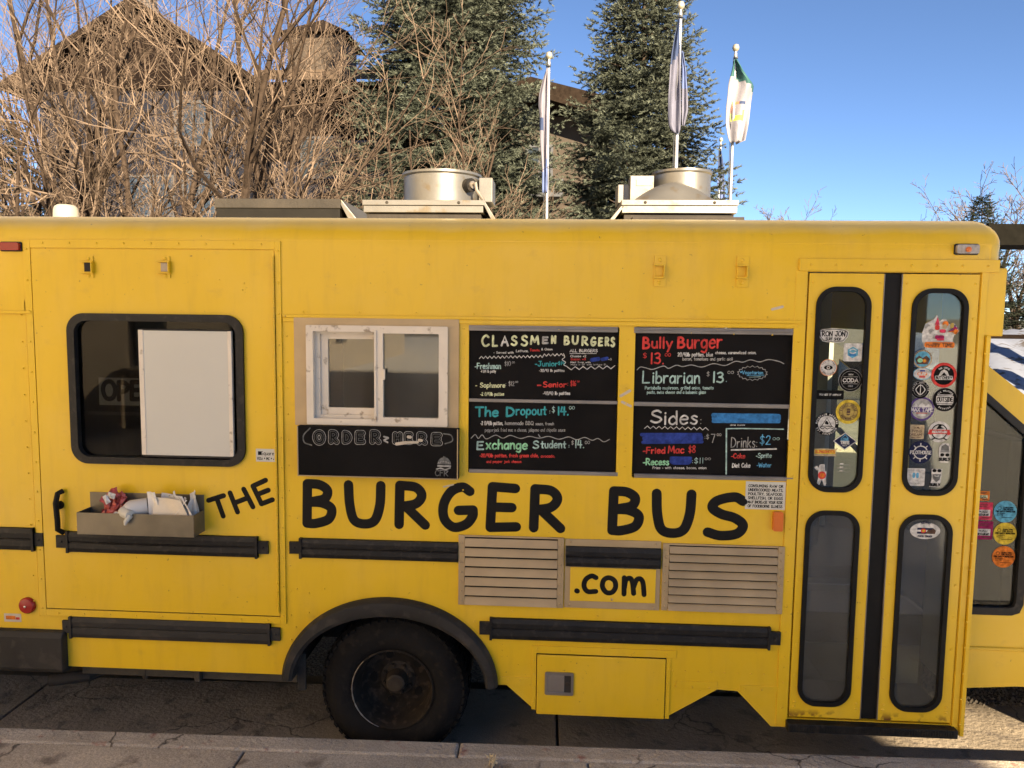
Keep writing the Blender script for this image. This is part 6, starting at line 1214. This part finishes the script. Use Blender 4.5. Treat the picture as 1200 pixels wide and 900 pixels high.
def flag(rows, Y, cfun, label, seed, amp=.10):
    rs = random.Random(seed); nx = 14; ny = 30; vs = []; fsx = []; mats_ = []; ph = rs.random()*6
    b = MB(); top, botm = rows[0][0], rows[-1][0]
    def edge(py):
        for (a, l0, r0), (c, l1, r1) in zip(rows[:-1], rows[1:]):
            if a <= py <= c: k = (py-a)/(c-a); return l0+(l1-l0)*k, r0+(r1-r0)*k
    for i in range(ny+1):
        py = top+(botm-top)*i/ny; l_, r_ = edge(py)
        for j in range(nx+1):
            u = j/nx; px = l_+(r_-l_)*u; x, z = P(px, py, Y); yy = Y+amp*math.sin(u*9+ph+i*.12)*(.3+.7*u)+amp*.4*math.sin(i*.35+u*3)
            vs.append((x, yy, z))
    o = len(vs)
    for i in range(ny):
        for j in range(nx):
            a = i*(nx+1)+j; u = (j+.5)/nx; v = (i+.5)/ny; b.add([], [], None); fsx.append(((a, a+nx+1, a+nx+2, a+1), cfun(u, v)))
    b.v = vs; b.f = [f for f, m in fsx]
    for f, m in fsx: b.m.append(b.slot(m))
    ob = b.build('flag', None, None, smooth=True); so = ob.modifiers.new('cloth', 'SOLIDIFY'); so.thickness = .008
    return tag(ob, label, 'flag', 'limp flags on the poles')
pole(643.5, 62, 10.0, 'slim flagpole in front of the gap between the firs', .034)
pole(798, 3, 9.0, 'tall flagpole in front of the right fir', .036)
pole(862.5, 53, 10.5, 'flagpole against the open sky right of the firs', .034)
pole(845, 162, 20, 'small distant flagpole beside the right fir', .035)
flag([(80,640.5,642),(96,635,642),(112,631.5,642),(126,631,642),(132,632.5,641.5),(165,633,641.5),(200,635.5,641.5),(226,635.5,641.5)], 9.95, lambda u, v: fgrey2 if v < .40 else (fnavy if (u < .45 and .40 < v < .5) else (fblue if v > .72+.12*(1-u) else fgrey2)), 'narrow pale flag with a dark blue foot hanging limp on the slim pole', 1, .05)
flag([(22,795.5,796.5),(40,791,797),(62,787,797),(80,785,797),(110,783.5,797),(135,783,797),(150,784,797),(156,789,796)], 8.95, lambda u, v: (fnavy if v < .42-.15*u else fgrey), 'limp white flag with a navy top on the tall pole', 2, .05)
flag([(60,798.5,800),(80,799,803),(110,799,805.5),(130,799,806),(148,799,802)], 9.05, lambda u, v: fblue if v < .5 else fgrey, 'thin blue and white flag fold right of the tall pole', 3, .03)
def fcol(u, v):
    if v < .36 and v < .16+.20*(.2+.8*abs(u-.1)): return fteal
    if v < .36 and u > .9: return fteal
    if .49 < v < .73 and .18 < u < .72:
        if v < .54: return fnavy if u > .5 else forg
        if u < .27: return forg if v < .64 else flime
        if v > .68: return flime
        if u > .63: return flime if v > .6 else fwhite
    return fwhite
flag([(70,860.5,862.5),(84,857.5,871),(98,853.5,884),(104,852.5,884),(125,850.5,881),(145,851,877),(160,853,874),(166,854.5,873),(168,856,866)], 10.45, fcol, 'white flag with a green top and a small coloured square emblem', 5, .09)
flag([(172,842.5,845),(190,841.5,848),(215,841,849.5),(236,842,849),(256,843,849)], 19.95, lambda u, v: fnavy if v < .45 else fblue, 'small dark blue flag beside the right fir', 6, .06)
# ------------------------------------------------------------------ right edge: pavilion, snow, sagebrush
sn = MB(); rs = random.Random(4); nx, ny = 40, 14; x0s, x1s, y0s, y1s = at(1120, 17), at(1420, 26), 15.5, 27; vs = []; fsx = []
for i in range(nx+1):
    for j in range(ny+1):
        u, v = i/nx, j/ny; vs.append((x0s+(x1s-x0s)*u, y0s+(y1s-y0s)*v, -.1+1.9*math.sin(min(v*1.5, 1)*1.57)*min(1, u*6, (1-u)*6)+rs.uniform(-.12, .12)))
for i in range(nx):
    for j in range(ny): a = i*(ny+1)+j; fsx.append((a, a+ny+1, a+ny+2, a+1))
sn.add(vs, fsx); tag(sn.build('snow_bank', mat('snow', (.20, .225, .29), .7, var=.12, scale=1.2, bump=.5, bscale=5, col2=(.07, .055, .04), thr=.60), smooth=True), None, kind='structure')  # bluish grey base puts shade into the snow's colour
pv = thing('pavilion', (at(1260, 15), 15, 0), 'dark timber shelter with a low roof at the right edge', 'shelter')
b = MB(); a = RP(1158, 263, 1500, 288, 14); b.box(a[0], 14, a[1], a[2], 15.2, a[3]); b.build('roof', mat('dark_timber', (.008, .0075, .006), .9, var=.3, scale=6, spec=.05), pv)
b = MB()
for x in (a[0]+4.2, a[2]-.3): b.box(x-.1, 14.2, 0, x+.1, 14.4, a[1]-.004); b.box(x-.1, 14.8, 0, x+.1, 15.0, a[1]-.004)
b.build('post', wood, pv)
b = MB(); c = RP(1150, 394, 1500, 399, 14.1); b.box(a[0]+.2, 14.1, c[1], a[2], 14.19, c[3]); b.build('rail', wood, pv)
wdm = mat('dry_grass', (.55, .45, .28), .8, var=.2)
wd = MB(); gx, gy, _ = (*G(575, 898, .2), 0); rw = random.Random(6)
for k in range(7):
    x, y = gx+rw.uniform(-.02, .02), gy+rw.uniform(-.02, .02); dx = rw.uniform(-.02, .02)
    wd.tube([(x,y,.19),(x+dx*.5,y,.19+.03),(x+dx+rw.uniform(-.02,.02),y-.01,.19+rw.uniform(.05,.085))], [.0025,.002,.003], 4)
for k in range(5): wd.tube([(gx+rw.uniform(-.03,.03),gy,.235+rw.uniform(-.02,.03)),(gx+rw.uniform(-.03,.03),gy-.012,.24+rw.uniform(-.02,.03))], [.006,.001], 4)
tag(wd.build('dry_weed', wdm), 'tuft of pale dry weed growing in the pavement joint', 'weed')
# ------------------------------------------------------------------ unseen behind the camera: shade building, brick wall, added bounce building
t50 = math.tan(SUN_AZ); tel = math.tan(SUN_EL)/math.sin(SUN_AZ); yb_ = -18.0
x1_ = 2.035+(-yb_)/t50; x0_ = -3.3+(-yb_)/t50; hz_ = 2.70-yb_*tel; hb_ = .32+(-yb_+.15)*tel
fb = thing('shade_building', (x0_+2, yb_, 0), 'tall narrow tan building shaped to shade the bus, thin added screen wall jutting out', 'building')
b = MB(); b.box(x0_, yb_-6, 0, x1_, yb_, hz_, tan); b.box(x1_-.01, yb_-.18, hb_+.07, x1_+6, yb_-.002, hz_-.002, tan); b.build('wall', None, fb)  # unseen shade block; thin jutting wall added to let sun reach the ground
b = MB(); b.box(x0_, yb_-6.1, hz_, x1_, yb_+.02, hz_+.10); b.build('roof', roofm, fb)
for x in (x0_+.8, x0_+3.2):
    for z in (1.0, 3.9, 6.8):
        f = MB(); f.box(x, yb_+.002, z, x+1.2, yb_+.05, z+1.4); o = f.build('window', trimw, fb); p = MB(); p.box(x+.08, yb_+.051, z+.08, x+1.12, yb_+.06, z+1.32); p.build('pane', pane, o)
bw = MB(); brick = mat('tan_brick', (.34, .25, .17), .85, var=.2, scale=3)
bw.box(-7.4, -9.4, 0, 1.0, -9.1, 1.15, brick); bw.box(-7.45, -9.45, 1.15, 1.05, -9.05, 1.25, conc)
for i in range(13): bw.box(-7.2+i*.6, -9.099, .2, -7.2+i*.6+.05, -9.085, 1.0, conc)
tag(bw.build('brick_wall', None), 'low tan brick wall with a stone cap across the pavement', 'wall')
cb_ = thing('bounce_building', (-12, -15, 0), 'long cream building added out of view to bounce sunlight onto the bus', 'building')
creamw = mat('cream_bounce_wall', (.80, .67, .49), .85, var=.05, scale=2)
b = MB(); b.box(-19, -34, 0, -7.5, -2.2, 14); b.build('wall', creamw, cb_)  # added unseen building; its sunlit wall throws warm light on the bus
b = MB(); b.box(-19.3, -34.3, 14, -7.2, -1.9, 14.25); b.build('roof', roofm, cb_)
for j in range(6):
    for z in (1.2, 4.9, 8.6):
        y = -6.5-j*4.2; f = MB(); f.box(-7.499, y, z, -7.44, y+1.1, z+1.6); o = f.build('window', trimw, cb_); p = MB(); p.box(-7.439, y+.08, z+.08, -7.43, y+1.02, z+1.52); p.build('pane', pane, o)
